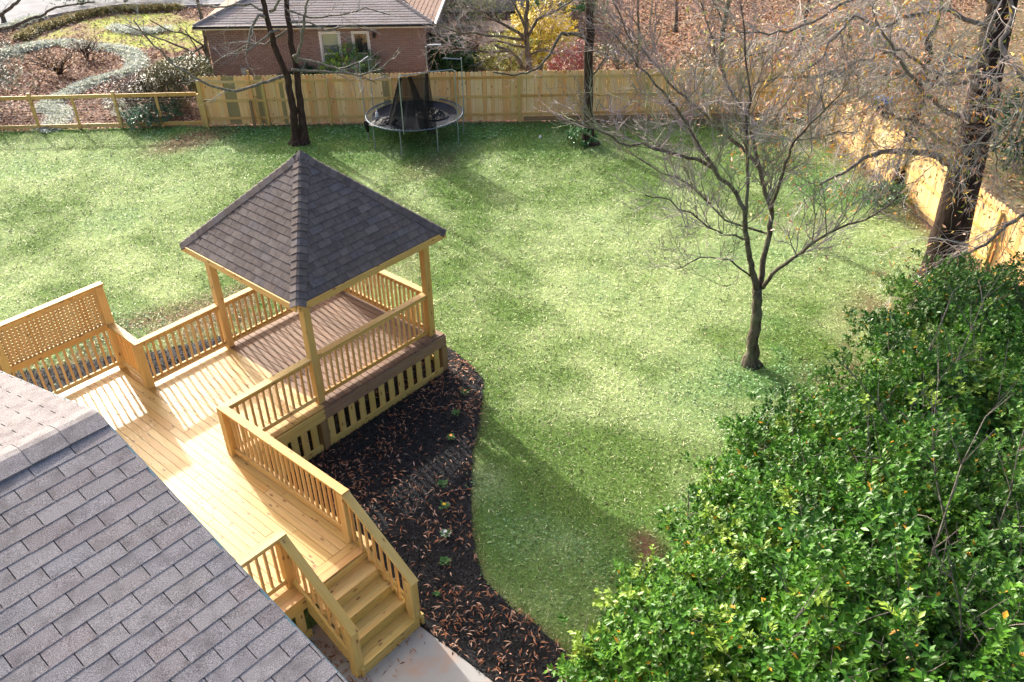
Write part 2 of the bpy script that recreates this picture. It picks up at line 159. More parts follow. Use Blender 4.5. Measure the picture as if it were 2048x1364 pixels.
# ---------------------------------------------------------------- materials
class NT:
    def __init__(s, name, rough=.7, spec=.3):
        s.m = bpy.data.materials.new(name); s.m.use_nodes = True; s.t = s.m.node_tree; s.b = s.t.nodes['Principled BSDF']
        s.b.inputs['Roughness'].default_value = rough; s.b.inputs['Specular IOR Level'].default_value = spec
    def n(s, ty, **kw):
        o = s.t.nodes.new(ty)
        for k, v in kw.items():
            if k in o.inputs: o.inputs[k].default_value = v
            else: setattr(o, k, v)
        return o
    def l(s, a, b): s.t.links.new(a, b)
    def math(s, op, a, b=0.0, clamp=False):
        o = s.n('ShaderNodeMath', operation=op, use_clamp=clamp)
        for i, v in enumerate((a, b)):
            if isinstance(v, (int, float)): o.inputs[i].default_value = v
            else: s.l(v, o.inputs[i])
        return o.outputs[0]
    def mix(s, f, a, b, blend='MIX'):
        o = s.n('ShaderNodeMix', data_type='RGBA', blend_type=blend, clamp_factor=True)
        for i, v in ((0, f), (6, a), (7, b)):
            if isinstance(v, (int, float)): o.inputs[i].default_value = v
            elif isinstance(v, tuple): o.inputs[i].default_value = (*v, 1)
            else: s.l(v, o.inputs[i])
        return o.outputs[2]
    def ramp(s, f, stops, interp='LINEAR'):
        o = s.n('ShaderNodeValToRGB'); r = o.color_ramp; r.interpolation = interp
        while len(r.elements) > 1: r.elements.remove(r.elements[-1])
        r.elements[0].position = stops[0][0]; r.elements[0].color = (*stops[0][1], 1)
        for p, c in stops[1:]: e = r.elements.new(p); e.color = (*c, 1)
        s.l(f, o.inputs[0]); return o.outputs[0]
    def obj(s): return s.n('ShaderNodeTexCoord').outputs['Object']
    def rnd(s): return s.n('ShaderNodeObjectInfo').outputs['Random']
    def mapped(s, v, scale, off=None):
        o = s.n('ShaderNodeMapping'); s.l(v, o.inputs[0]); o.inputs['Scale'].default_value = scale
        if off is not None:
            c = s.n('ShaderNodeCombineXYZ'); s.l(off, c.inputs[0]); s.l(off, c.inputs[1]); s.l(off, c.inputs[2]); s.l(c.outputs[0], o.inputs['Location'])
        return o.outputs[0]
    def noise(s, v, scale=1., detail=3., rough=.5):
        o = s.n('ShaderNodeTexNoise', Scale=scale, Detail=detail, Roughness=rough)
        if v is not None: s.l(v, o.inputs['Vector'])
        return o.outputs['Fac']
    def bump(s, h, strength=.3, dist=.01):
        o = s.n('ShaderNodeBump', Strength=strength, Distance=dist); s.l(h, o.inputs['Height']); s.l(o.outputs[0], s.b.inputs['Normal'])
    def base(s, c):
        if isinstance(c, tuple): s.b.inputs['Base Color'].default_value = (*c, 1)
        else: s.l(c, s.b.inputs['Base Color'])
        return s.m
def lumber_mat(name, cols, knots=.5, grain=.35, rough=.6, dirt=0):
    """sawn timber: the grain runs along the local X axis, every board has its own tone"""
    t = NT(name, rough, .35); o = t.obj(); r = t.rnd(); off = t.math('MULTIPLY', r, 57.)
    n = len(cols); base = t.ramp(r, [(i/(n-1), c) for i, c in enumerate(cols)])
    g = t.noise(t.mapped(o, (1.6, 34, 34), off), 1., 4., .6)
    g2 = t.noise(t.mapped(o, (.7, 7, 7), off), 1., 3., .5)
    c = t.mix(t.math('MULTIPLY', t.math('SUBTRACT', g, .42, True), 2.2*grain), base, tuple(v*k for v, k in zip(cols[0], (.62, .46, .3))))
    c = t.mix(t.math('MULTIPLY', t.math('SUBTRACT', g2, .5, True), 2.4), c, tuple(v*k for v, k in zip(cols[-1], (1.05, .8, .6))))
    v = t.n('ShaderNodeTexVoronoi', Scale=1.); t.l(t.mapped(o, (3.9, 9.5, 9.5), off), v.inputs['Vector'])
    kf = t.math('MULTIPLY', t.math('SUBTRACT', .2, v.outputs['Distance'], True), 12.)
    pick = t.n('ShaderNodeSeparateColor'); t.l(v.outputs['Color'], pick.inputs[0])
    kf = t.math('MULTIPLY', kf, t.math('GREATER_THAN', pick.outputs[0], 1-knots))
    c = t.mix(kf, c, (.09, .045, .02))
    halo = t.math('MULTIPLY', t.math('SUBTRACT', .3, v.outputs['Distance'], True), t.math('GREATER_THAN', pick.outputs[0], 1-knots))
    c = t.mix(t.math('MULTIPLY', halo, 1.8), c, (.42, .22, .08))
    if dirt:
        dn = t.noise(t.mapped(o, (3, 3, 3), off), 1.3, 5., .65)
        c = t.mix(t.math('MULTIPLY', t.math('SUBTRACT', dn, .5, True), dirt), c, (.11, .075, .055))
    t.bump(g, .25, .004); return t.base(c)
def attr_mat(name, rough=.7, spec=.3, varn=.25, scale=30., trans=0):
    """colour from the piece's own tint"""
    t = NT(name, rough, spec); a = t.n('ShaderNodeAttribute', attribute_name='tint'); a.attribute_type = 'GEOMETRY'
    c = t.mix(t.math('MULTIPLY', t.noise(t.obj(), scale, 2.), varn), a.outputs['Color'], (.02, .02, .01))
    t.base(c)
    if trans:
        tr = t.n('ShaderNodeBsdfTranslucent'); t.l(a.outputs['Color'], tr.inputs[0]); mx = t.n('ShaderNodeMixShader'); mx.inputs[0].default_value = trans
        t.l(t.b.outputs[0], mx.inputs[1]); t.l(tr.outputs[0], mx.inputs[2]); t.l(mx.outputs[0], t.t.nodes['Material Output'].inputs[0])
    return t.m
def plain(name, c, rough=.6, spec=.3, metal=0, varn=.15, scale=12.):
    t = NT(name, rough, spec); t.b.inputs['Metallic'].default_value = metal
    return t.base(t.mix(t.math('MULTIPLY', t.noise(t.obj(), scale, 4.), varn*2), c, tuple(v*.45 for v in c)))
def shingle_mat(name, cols, speck=.5):
    t = NT(name, .9, .15); o = t.obj(); r = t.rnd(); off = t.math('MULTIPLY', r, 31.)
    base = t.ramp(r, [(i/(len(cols)-1), c) for i, c in enumerate(cols)])
    n1 = t.noise(t.mapped(o, (1, 1, 1), off), 190., 2., .8); n2 = t.noise(t.mapped(o, (1, 1, 1), off), 7., 3.)
    c = t.mix(t.math('MULTIPLY', t.math('SUBTRACT', n1, .45, True), speck*6), base, tuple(min(1, v*2.) for v in cols[1]))
    c = t.mix(t.math('MULTIPLY', t.math('SUBTRACT', .5, n1, True), speck*5), c, tuple(v*.4 for v in cols[0]))
    c = t.mix(t.math('MULTIPLY', t.math('SUBTRACT', n2, .48, True), 2.2), c, tuple(v*.55 for v in cols[0]))
    c = t.mix(t.math('MULTIPLY', t.math('SUBTRACT', .46, n2, True), 2.2), c, tuple(min(1, v*1.35) for v in cols[1]))
    t.bump(n1, .5, .003); return t.base(c)
M = {}
M['pine'] = lumber_mat('new_pine', [(0.60,0.39,0.13),(0.66,0.47,0.19),(0.52,0.30,0.08),(0.57,0.42,0.16),(0.68,0.48,0.21),(.55,.33,.10)], .7, .55)
M['deck'] = lumber_mat('deck_boards', [(.52,.325,.10),(.60,.41,.15),(.455,.25,.065),(.53,.375,.13),(.62,.42,.18),(.47,.31,.09),(.56,.31,.125),(.51,.35,.115)], .75, .75, .38)
M['baluster'] = lumber_mat('baluster_pine', [(0.558,0.353,0.140),(0.614,0.419,0.186),(0.521,0.307,0.112)], .15, .25)
M['green'] = lumber_mat('treated_pine', [(.54,.40,.13),(.60,.44,.165),(.5,.365,.11)], .7, .55)
M['picket'] = lumber_mat('fence_pickets', [(.82,.56,.25),(.78,.59,.30),(.78,.41,.15),(.84,.64,.34),(.80,.50,.19),(.83,.63,.34),(.74,.37,.13),(.82,.60,.29),(.62,.46,.2)], .45, .6, .7)
M['old'] = lumber_mat('weathered_boards', [(.20,.125,.08),(.27,.175,.12),(.17,.105,.07),(.24,.16,.115)], .4, .6, .7, 1.6)
M['oldpost'] = lumber_mat('weathered_post', [(.22,.15,.07),(.27,.18,.09)], .3, .6, .7, 1.)
M['shingle'] = shingle_mat('roof_shingles_near', [(.14,.122,.122),(.19,.178,.18),(.135,.135,.15),(.118,.095,.098),(.20,.185,.185),(.135,.12,.115),(.15,.155,.172),(.165,.13,.128),(.18,.165,.158)], .9)
M['shingle_g'] = shingle_mat('roof_shingles_gazebo', [(.085,.069,.064),(.125,.107,.10),(.078,.062,.058),(.15,.132,.125),(.098,.08,.074),(.072,.058,.056),(.105,.10,.11),(.12,.09,.078)], .5)
M['under'] = plain('roofing_felt', (.05,.05,.055), .95)
M['teal'] = plain('shingle_seal_edge', (.09,.16,.19), .7)
M['black'] = plain('black_plastic', (.015,.015,.017), .35, .5)
M['white'] = plain('white_paint', (.75,.74,.70), .5)
M['cream'] = plain('cream_trim', (.62,.57,.47), .6)
M['galv'] = plain('galvanised_steel', (.33,.38,.43), .4, .5, .6)
M['wire'] = plain('black_wire', (.05,.05,.05), .5, .5, .3)
M['leaf'] = attr_mat('leaves', .4, .3, .25, 9., .12)
M['litter'] = attr_mat('leaf_litter', .8, .2)
M['grass'] = attr_mat('grass_blades', .6, .3, .15, 9., .1)
M['twig'] = attr_mat('twigs', .85, .15, .2, 14.)
M['black_net'] = None
def bark_mat(name, c1, c2, moss=None, sc=1.):
    t = NT(name, .92, .12); o = t.obj()
    n = t.noise(t.mapped(o, (9*sc, 9*sc, 2.2*sc)), 1.6, 6., .7); n2 = t.noise(o, 2.2, 3.)
    c = t.mix(t.math('MULTIPLY', t.math('SUBTRACT', n, .38, True), 3.2), c1, c2)
    if moss: c = t.mix(t.math('MULTIPLY', t.math('SUBTRACT', n2, .5, True), 3.), c, moss)
    t.bump(n, .8, .05); return t.base(c)
M['bark_dark'] = bark_mat('dark_bark', (.028,.017,.013), (.085,.055,.042))
M['bark_oak'] = bark_mat('oak_bark', (.016,.011,.009), (.06,.04,.032), None, .8)
M['bark_moss'] = bark_mat('mossy_bark', (.055,.042,.034), (.20,.17,.13), (.17,.19,.12))
M['bark_grey'] = bark_mat('grey_bark', (.10,.085,.07), (.30,.27,.23), (.16,.17,.13))
# ---------------------------------------------------------------- lumber
_cache = {}
def _frame(a, b, up):
    a = Vector(a); b = Vector(b); X = (b-a); L = X.length; X.normalize(); up = Vector(up)
    if abs(X.dot(up)) > .99: up = Vector((0, 1, 0)) if abs(X.y) < .9 else Vector((1, 0, 0))
    Zv = (up - X*up.dot(X)).normalized(); Y = Zv.cross(X)
    Mx = Matrix(((X.x,Y.x,Zv.x,a.x),(X.y,Y.y,Zv.y,a.y),(X.z,Y.z,Zv.z,a.z),(0,0,0,1)))
    return Mx, L
def board(name, parent, a, b, wd, th, mat, up=(0, 0, 1), label=None, ch=0):
    """timber from a to b (centre line), wd across, th along up; grain along its length"""
    Mx, L = _frame(a, b, up); key = (round(L, 3), wd, th, mat, ch)
    me = _cache.get(key)
    if me is None:
        m = MB()
        if ch:   # eased edges
            y, z, c = wd/2, th/2, ch
            pts = [(0,-y+c,-z),(0,y-c,-z),(0,y,-z+c),(0,y,z-c),(0,y-c,z),(0,-y+c,z),(0,-y,z-c),(0,-y,-z+c)]
            m.prism(pts, (L, 0, 0))
        else: m.box((0, -wd/2, -th/2), (L, wd/2, th/2))
        me = _cache[key] = m.mesh(name, M[mat])
    o = me_obj(name, me, parent, Mx)
    if label: o['label'] = label
    return o
# ================================================================ GROUND AND SETTING
POSTL = (8.46, 17.14); CORNER = (22.5, .72)
LAWN = [CORNER, POSTL, (3.52, 22.65), (-4.5, 31.5), (-22, 20), (-16, -18), (4.5, -18.5)]
def lawn_zone(x, y):
    """0..1 weights: lush green cover, bare brown litter, pale straw (painted thinner in the gazebo shadow)"""
    back = pdist(x, y, [CORNER, POSTL]); right = pdist(x, y, [CORNER, (4.5, -18.5)])
    n = fbm(x, y, 2.6, 3); n2 = fbm(x, y, 1.1, 9)
    lush = np.clip(1.3-np.hypot(x-7.4, y+5.6)/2.6, 0, 1)*np.clip(n2*3-1.0, 0, 1)*.9
    lush = np.maximum(lush, np.clip(1.25-back/3.2, 0, 1)*np.clip(n2*3-.85, 0, 1)*np.clip((17-x)/3, 0, 1))
    lush = np.maximum(lush, np.clip(1-np.hypot(x-17.2, y+2.6)/2.2, 0, 1))
    lush = np.maximum(lush, np.clip(n*3.6-2.0, 0, 1)*.55)
    lush = np.maximum(lush, np.clip(1.2-pdist(x, y, [(-5, 8.6), (-.5, 6.9)])/1.2, 0, 1)*.8)
    bare = np.clip(1-pdist(x, y, [(22.3, .7), (17.5, 6.4)])/1.3, 0, 1)*.95
    bare = np.maximum(bare, np.clip(1-right/.75, 0, 1)*.9)
    bare = np.maximum(bare, np.clip(1.5-np.hypot((x-7.3)/1.5, (y-16.4)/.8), 0, 1)*(.5+n2))
    bare = np.maximum(bare, np.clip(1.15-np.hypot((x-11.2)/2.0, (y-8.1)/1.0), 0, 1)*np.clip(n2*3-1, 0, 1)*.7)
    bare = np.maximum(bare, np.clip(1-back/.45, 0, 1)*.8)
    bare = np.maximum(bare, np.clip(1.4-pdist(x, y, [(-4, 8.3), (-1, 6.5), (.9, 5.7), (3.2, 5.0), (5.2, 4.4)])/1.1, 0, 1)*np.clip(n2*3.2-.9, 0, 1)*.85)
    bare = np.maximum(bare, np.clip(1.15-pdist(x, y, [(6.3, -7.2), (8.9, -6.6), (12.6, -6.2)])/1.0, 0, 1)*np.clip(n2*3-1, 0, 1)*.85)
    bare = np.maximum(bare, np.clip(1.3-pdist(x, y, [(1.75, -6.2), (1.45, -6.6)])/.28-.8*(fbm(x, y, .3, 41)-.5), 0, 1))
    bare = np.maximum(bare, np.clip(1.1-pdist(x, y, MULCH_EDGE[5:])/.16, 0, 1)*.5)
    near_back = np.clip(1.2-back/4.5, 0, 1)*.5  # less straw towards the back fence
    n4 = fbm(x, y, 1.0, 33)
    pale = np.clip(.18+2.2*(n-.37)+1.2*(n4-.5)-near_back+.35*np.clip(1-np.hypot((x-9.5)/6, (y+.2)/3.5), 0, 1)+.4*np.clip(1-np.hypot((x-1)/5, (y-9)/4), 0, 1)-.8*np.clip(1.5-np.hypot(x-1.0, y+5.2)/2.4, 0, 1), 0, 1)  # last term puts the gazebo shadow into the turf colour as less straw
    return np.clip(lush, 0, 1), np.clip(bare, 0, 1), pale
def grid_sheet(name, x0, x1, y0, y1, step, poly, mat, zf, cf, kind='structure'):
    xs = np.arange(x0, x1+step/2, step); ys = np.arange(y0, y1+step/2, step); X, Y = np.meshgrid(xs, ys)
    nx = len(xs); A = (np.arange(len(ys)-1)[:, None]*nx+np.arange(nx-1)[None]).ravel()
    cx = X.ravel()[A]+step/2; cy = Y.ravel()[A]+step/2; A = A[inpoly(cx, cy, poly)]
    F = np.stack([A, A+1, A+nx+1, A+nx], 1)
    P = np.stack([X.ravel(), Y.ravel(), zf(X.ravel(), Y.ravel())], 1)
    used = np.unique(F); remap = -np.ones(len(P), int); remap[used] = np.arange(len(used)); F = remap[F]; P = P[used]
    me = bpy.data.meshes.new(name); me.vertices.add(len(P)); me.vertices.foreach_set('co', P.astype(np.float32).ravel())
    me.loops.add(F.size); me.loops.foreach_set('vertex_index', F.astype(np.int32).ravel()); me.polygons.add(len(F))
    me.polygons.foreach_set('loop_start', np.arange(len(F), dtype=np.int32)*4)
    me.materials.append(mat); me.update(calc_edges=True); me.polygons.foreach_set('use_smooth', np.ones(len(F), bool))
    at = me.attributes.new('tint', 'FLOAT_COLOR', 'POINT'); c = np.ones((len(P), 4), np.float32); c[:, :3] = cf(P[:, 0], P[:, 1])
    at.data.foreach_set('color', c.ravel())
    return me_obj(name, me, None, None, kind)
def soil_mat(name, varn, s1=26., s2=5., bump=.6, dark=(.03,.02,.012)):
    t = NT(name, .95, .1); a = t.n('ShaderNodeAttribute', attribute_name='tint'); o = t.obj()
    n1 = t.noise(o, s1, 5., .75); n2 = t.noise(o, s2, 4., .6)
    c = t.mix(t.math('MULTIPLY', t.math('SUBTRACT', n1, .48, True), varn*5), a.outputs['Color'], dark)
    c = t.mix(t.math('MULTIPLY', t.math('SUBTRACT', .47, n1, True), varn*3), c, (.62, .6, .42))
    c = t.mix(t.math('MULTIPLY', t.math('SUBTRACT', n2, .5, True), 1.), c, dark)
    t.bump(n1, bump, .03); return t.base(c)
def lerp(a, b, t): return np.asarray(a)[None]*(1-t[:, None])+np.asarray(b)[None]*t[:, None]
def blend(c, b, t): return c*(1-t[:, None])+np.asarray(b)[None]*t[:, None]
def lawn_col(x, y):
    l, b, s = lawn_zone(x, y)
    c = lerp((.10, .18, .033), (.31, .39, .155), s); c = blend(c, (.075, .20, .045), l*.85); return blend(c, (.15, .085, .055), b)
def lawn_z(x, y): return Z+.035*(fbm(x, y, 1.7, 5)-.5)+.02*(vnoise(x, y, .35, 2)-.5)
M['lawn'] = soil_mat('lawn_turf', .5, 26., 4., .7, (.05,.085,.018))
grid_sheet('lawn', -16, 23, -18.4, 31.6, .14, LAWN, M['lawn'], lawn_z, lawn_col)
def far_col(x, y):
    n = fbm(x, y, 2.2, 12); n2 = fbm(x, y, 6, 15)
    c = lerp((.21, .115, .085), (.33, .20, .15), n)
    c = blend(c, (.38, .20, .12), np.clip(1-np.hypot((x-27.5)/6.5, (y-10.5)/5), 0, 1)*.95)       # orange red leaf drift
    c = blend(c, (.17, .135, .07), np.clip((x-16)/5, 0, 1)*np.clip((2.5-y)/3, 0, 1)*.9)      # side yard
    c = blend(c, (.13, .15, .055), np.clip((x-13)/5, 0, 1)*np.clip((-3-y)/3, 0, 1)*np.clip(n*4-1.8, 0, 1)*.7)
    g = inpoly(x, y, FRONT_LAWN)*np.clip(n*4.2-1.15, 0, 1)
    return blend(c, (.34, .40, .07), g*.95)
M['soil'] = soil_mat('leaf_covered_soil', .55, 18., 3.)
grid_sheet('ground', -30, 60, -30, 62, .4, [(-30, -30), (60, -30), (60, 62), (-30, 62)], M['soil'], lambda x, y: Z-.06+.02*(fbm(x, y, 1.3, 8)-.5), far_col)
gm = MB(); R_ = 420.
for lo, hi in (((-R_, -R_), (R_, -30)), ((-R_, 62), (R_, R_)), ((-R_, -30), (-30, 62)), ((60, -30), (R_, 62))):
    gm.poly([(lo[0], lo[1], Z-.06), (hi[0], lo[1], Z-.06), (hi[0], hi[1], Z-.06), (lo[0], hi[1], Z-.06)], (.22, .16, .09))
gm.build('ground_beyond', M['soil'], None, 'structure')
# mulch bed, hugging the deck
t = NT('black_mulch', .75, .35); o_ = t.obj(); n1 = t.noise(o_, 34., 6., .8)
t.bump(n1, 1., .05); M['mulch'] = t.base(t.ramp(n1, [(.3, (.006,.006,.008)), (.6, (.022,.021,.025)), (.8, (.06,.058,.062))]))
MULCH = [(3.9, 3.3)] + MULCH_EDGE + [(-2.0, -8.6), (-1.92, -6.2), (-1.92, -4.3), (-1.6, -2.5), (-1.6, 1), (3.0, 2.6)]
def zin(P, zc, fall, amp):
    def f(x, y): return zc - np.clip(1-pdist(x, y, P, True)/fall, 0, 1)*.03 + amp*(fbm(x, y, .5, 4)-.5)
    return f
grid_sheet('mulch_bed', -2.1, 4.2, -8.6, 3.4, .05, MULCH, M['mulch'], zin(MULCH, Z+.055, .12, .05), lambda x, y: np.ones((len(x), 3)))
MULCH2 = [(-7, 9.4), (-7, 4.1), (-1.7, 4.1), (-1.7, 3.0), (1.4, 3.1), (1.8, 4.15), (.8, 4.7), (-.7, 5.45), (-1.2, 5.9), (-3, 7.0)]
grid_sheet('mulch_strip', -7, 1.9, 2.9, 9.4, .05, MULCH2, M['mulch'], zin(MULCH2, Z+.055, .12, .05), lambda x, y: np.ones((len(x), 3)))
# concrete path at the foot of the stairs
t = NT('concrete', .85, .25); o_ = t.obj(); n1 = t.noise(o_, 2.2, 5.); n2 = t.noise(o_, 90., 3.)
c = t.mix(t.math('MULTIPLY', t.math('SUBTRACT', n1, .48, True), 4.), (.34,.33,.315), (.40,.27,.20))
M['concrete'] = t.base(t.mix(t.math('MULTIPLY', t.math('SUBTRACT', n2, .5, True), .8), c, (.2,.19,.18))); t.bump(n2, .15, .004)
m = MB(); m.box((-9, -16, Z-.2), (-1.92, -3.33, Z+.05)); m.build('path', M['concrete'], None, 'structure')
# road beyond the far garden
t = NT('asphalt', .85, .3); n1 = t.noise(t.obj(), 1.3, 5.); M['asphalt'] = t.base(t.ramp(n1, [(.3, (.085,.095,.12)), (.7, (.14,.155,.185))]))
rd = MB(); E_ = ROAD_EDGE; far = [(x+13, y+15) for x, y in E_]
for i in range(len(E_)-1): rd.poly([(*E_[i], Z-.035), (*E_[i+1], Z-.035), (*far[i+1], Z-.035), (*far[i], Z-.035)])
rd.build('road', M['asphalt'], None, 'structure')
kb = MB()
for i in range(len(E_)-1):
    Mx, L = _frame((*E_[i], Z), (*E_[i+1], Z), (0, 0, 1)); kb.box((0, -.09, -.06), (L, .09, .09), Mx)
kb.build('kerb', M['concrete'], None, 'structure')
# ---------------------------------------------------------------- scattered small stuff
CX, CY, CZ = CAM['loc']; FF = np.array(CAM['F']); RR = np.array(CAM['R']); UU = np.array(CAM['U'])
def in_view(x, y, z, pad=1.06):
    d = np.stack([x-CX, y-CY, np.zeros_like(x)+z-CZ], 1); k = d @ FF
    return (k > .5) & (np.abs(d @ RR)/k < 1024/CAM['f']*pad) & (np.abs(d @ UU)/k < 682/CAM['f']*pad), k
def strips(x, y, z, ln, wd, pitch, bend=.0):
    """thin blades: 4-vertex kites lying at random headings"""
    n = len(x); a = rng.uniform(0, 2*np.pi, n); dx, dy = np.cos(a), np.sin(a); cp, sp = np.cos(pitch), np.sin(pitch)
    roll = rng.uniform(-.6, .6, n)
    D = np.stack([dx*cp, dy*cp, sp], 1)*ln[:, None]
    S = np.stack([-dy*np.cos(roll), dx*np.cos(roll), np.sin(roll)], 1)*wd[:, None]*.5
    P = np.stack([x, y, z], 1); mid = P+D*.5+np.array([0, 0, 1])*(ln*bend)[:, None]
    return np.stack([P, mid+S, P+D, mid-S], 1)
def scatter(n, box, power, seed):
    """random ground points in the frame, thinning with distance like the picture does"""
    r = np.random.default_rng(seed); X = []; Y = []; K = []; got = 0
    while got < n:
        x = r.uniform(box[0], box[1], n*2); y = r.uniform(box[2], box[3], n*2)
        ok, k = in_view(x, y, Z); ok &= r.uniform(0, 1, n*2) < np.minimum(1, (13./np.maximum(k, 1))**power)
        X.append(x[ok]); Y.append(y[ok]); K.append(k[ok]); got += ok.sum()
    return np.concatenate(X)[:n], np.concatenate(Y)[:n], np.concatenate(K)[:n]
def blades(name, n, seed, greens, size, pit, label, dens=None):
    x, y, k = scatter(n, (-16, 23, -12, 31), 1.7, seed)
    ok = inpoly(x, y, LAWN) & ~inpoly(x, y, MULCH) & ~inpoly(x, y, MULCH2) & ~((x < -1.9) & (y < 4.1)) & ~((x > -1.9) & (x < 3.1) & (y > -.2) & (y < 3.2))
    lush, bare, st = lawn_zone(x, y); ok &= rng.uniform(0, 1, n) < (dens(lush, bare, st) if dens else 1-.75*bare)
    x, y, k, lush, bare, st = (v[ok] for v in (x, y, k, lush, bare, st)); n = len(x)
    s = np.clip((k/15)**.7, .8, 2.0)*rng.uniform(.6, 1.35, n)
    V = strips(x, y, lawn_z(x, y)+rng.uniform(0, .012, n), size[0]*s, size[1]*s, rng.uniform(pit[0], pit[1], n), .12)
    c = np.array([greens(l, b, q) for l, b, q in zip(lush, bare, st)]) if not callable(getattr(greens, 'vec', None)) else greens.vec(lush, bare, st)
    c = c*rng.uniform(.45, 1.4, (n, 1))*rng.uniform(.93, 1.07, (n, 3))
    tag(me_obj(name, np_mesh(name, V, 4, M['grass'], c), None, None, 'stuff'), label, 'grass')
class G1:
    @staticmethod
    def vec(l, b, s):
        c = lerp((.16, .27, .055), (.64, .71, .40), np.clip(s*.95+rng.uniform(-.45, .45, len(s)), 0, 1)); return blend(c, (.12, .28, .075), l*.9)
class G2:
    @staticmethod
    def vec(l, b, s): return lerp((.06, .13, .018), (.15, .26, .045), rng.uniform(0, 1, len(s)))
class G3:
    @staticmethod
    def vec(l, b, s): return lerp((.66, .66, .38), (.42, .28, .16), np.clip(b+rng.uniform(-.4, .3, len(b)), 0, 1))
blades('grass', 260000, 11, G1, (.07, .0105), (.05, .75), 'short pale green grass matted over the fenced lawn')
blades('grass_tufts', 90000, 12, G2, (.06, .0125), (.2, 1.1), 'darker green tufts growing through the pale lawn', lambda l, b, s: np.clip(.25+.9*(.55-s)+l*.5, 0, 1)*(1-b*.6))
blades('straw_clippings', 16000, 13, G3, (.095, .011), (0, .2), 'pale straw clippings lying loose on the lawn', lambda l, b, s: np.clip(.35+s*.7+b, 0, 1))
class G4:
    @staticmethod
    def vec(l, b, s): return lerp((.07, .075, .025), (.20, .13, .06), rng.uniform(0, 1, len(s)))
blades('lawn_litter', 42000, 14, G4, (.06, .017), (-.05, .5), 'small dark dry leaves and thatch specks lying in the lawn', lambda l, b, s: np.clip(.35+.5*(.6-s)+b, 0, 1))
# clover like cover: clumps of tiny leaves
def clover(n, seed):
    x, y, k = scatter(n, (-6, 23, -9, 22), 1.5, seed); lush, bare, st = lawn_zone(x, y)
    ok = (rng.uniform(0, 1, n) < np.clip(lush*1.6-.45, 0, 1)) & inpoly(x, y, LAWN) & ~((x > -2) & (x < 3.2) & (y > -.3) & (y < 3.9))
    x, y, k = x[ok], y[ok], k[ok]; n = len(x); s = np.clip((k/15)**.7, .8, 2)*rng.uniform(.7, 1.3, n)
    V = strips(x, y, lawn_z(x, y)+rng.uniform(.01, .06, n), .04*s, .04*s, rng.uniform(-.2, .5, n), .1)
    c = lerp((.12, .26, .10), (.26, .42, .20), rng.uniform(0, 1, n))
    tag(me_obj('ground_cover', np_mesh('ground_cover', V, 4, M['grass'], c), None, None, 'stuff'), 'low bright green clover patches spreading in the lawn', 'ground cover')
clover(90000, 21)
# bark, chips and fallen leaves on the mulch
def litter_on(name, n, area, zf, size, pal, label, cat, seed, pitch=(-.1, .45), dens=None, bias=None):
    r = np.random.default_rng(seed); xs = [p[0] for p in area]; ys = [p[1] for p in area]
    x = r.uniform(min(xs), max(xs), n*3); y = r.uniform(min(ys), max(ys), n*3); ok = inpoly(x, y, area)
    if dens is not None: ok &= r.uniform(0, 1, n*3) < dens(x, y)
    x, y = x[ok][:n], y[ok][:n]; m = len(x); V = strips(x, y, zf(x, y)+r.uniform(0, .02, m), size[0]*r.uniform(.5, 1.5, m), size[1]*r.uniform(.6, 1.4, m), r.uniform(*pitch, m), .15)
    pal = np.array(pal); c = pal[r.integers(0, len(pal), m)]*r.uniform(.7, 1.25, (m, 1))
    return tag(me_obj(name, np_mesh(name, V, 4, M['litter'], c), None, None, 'stuff'), label, cat)
mz = zin(MULCH, Z+.06, .12, .05)
litter_on('mulch_chips', 26000, MULCH, mz, (.05, .022), [(.012,.012,.014),(.03,.03,.033),(.02,.018,.018),(.07,.07,.075),(.005,.005,.006)], 'shredded black mulch chips in the bed beside the deck', 'mulch', 31, (-.2, .8))
def brown_d(x, y): return np.clip(fbm(x, y, .8, 6)*2.6-.75, .05, 1)*np.clip(.35+1.1*np.exp(-pdist(x, y, MULCH_EDGE)/.35)+.8*np.exp(-np.abs(y+.9)/.7)*(x > -1.5)+.9*(x > 2.2)+.5*np.exp(-pdist(x, y, [(-1.9, -4.5), (-1.9, -8)])/.4), 0, 1)
litter_on('fallen_leaves', 5200, MULCH, lambda x, y: mz(x, y)+.025, (.1, .021), [(.30,.12,.06),(.36,.17,.10),(.25,.10,.05),(.45,.26,.17),(.33,.14,.07),(.5,.33,.25)], 'narrow rusty brown leaves strewn over the black mulch', 'leaves', 32, (0, .35), brown_d)
litter_on('mulch_chips', 24000, MULCH2, zin(MULCH2, Z+.06, .12, .05), (.05, .024), [(.014,.014,.018),(.04,.042,.05),(.02,.02,.022),(.11,.115,.13),(.006,.006,.007)], 'black mulch chips in the strip behind the deck railing', 'mulch', 33, (-.2, .8))
litter_on('fallen_leaves', 420, [(-3.6, -4.9), (-1.95, -4.9), (-1.95, -4.55), (-3.0, -4.5), (-3.05, -3.4), (-3.6, -3.4)], lambda x, y: x*0+Z+.055, (.08, .016), [(.28,.11,.05),(.2,.07,.03),(.35,.18,.1)], 'rusty leaves blown against the stair stringer on the concrete', 'leaves', 34, (0, .2), lambda x, y: np.clip(np.exp(-np.abs(x+3.2)/.1)+.12, 0, 1))
litter_on('fallen_leaves', 2600, [(.9, 4.8), (2.2, 3.6), (3.6, 3.2), (4.6, 3.6), (5.6, 4.6), (3.5, 6.2), (.6, 7.0), (-1.4, 7.6), (-1.0, 6.2)], lambda x, y: lawn_z(x, y)+.02, (.07, .02), [(.42,.28,.2),(.55,.42,.33),(.3,.16,.1)], 'tan leaf litter on the thin lawn behind the gazebo', 'leaves', 35, (0, .3))
ROADP = ROAD_EDGE+[(x+13, y+15) for x, y in ROAD_EDGE[::-1]]
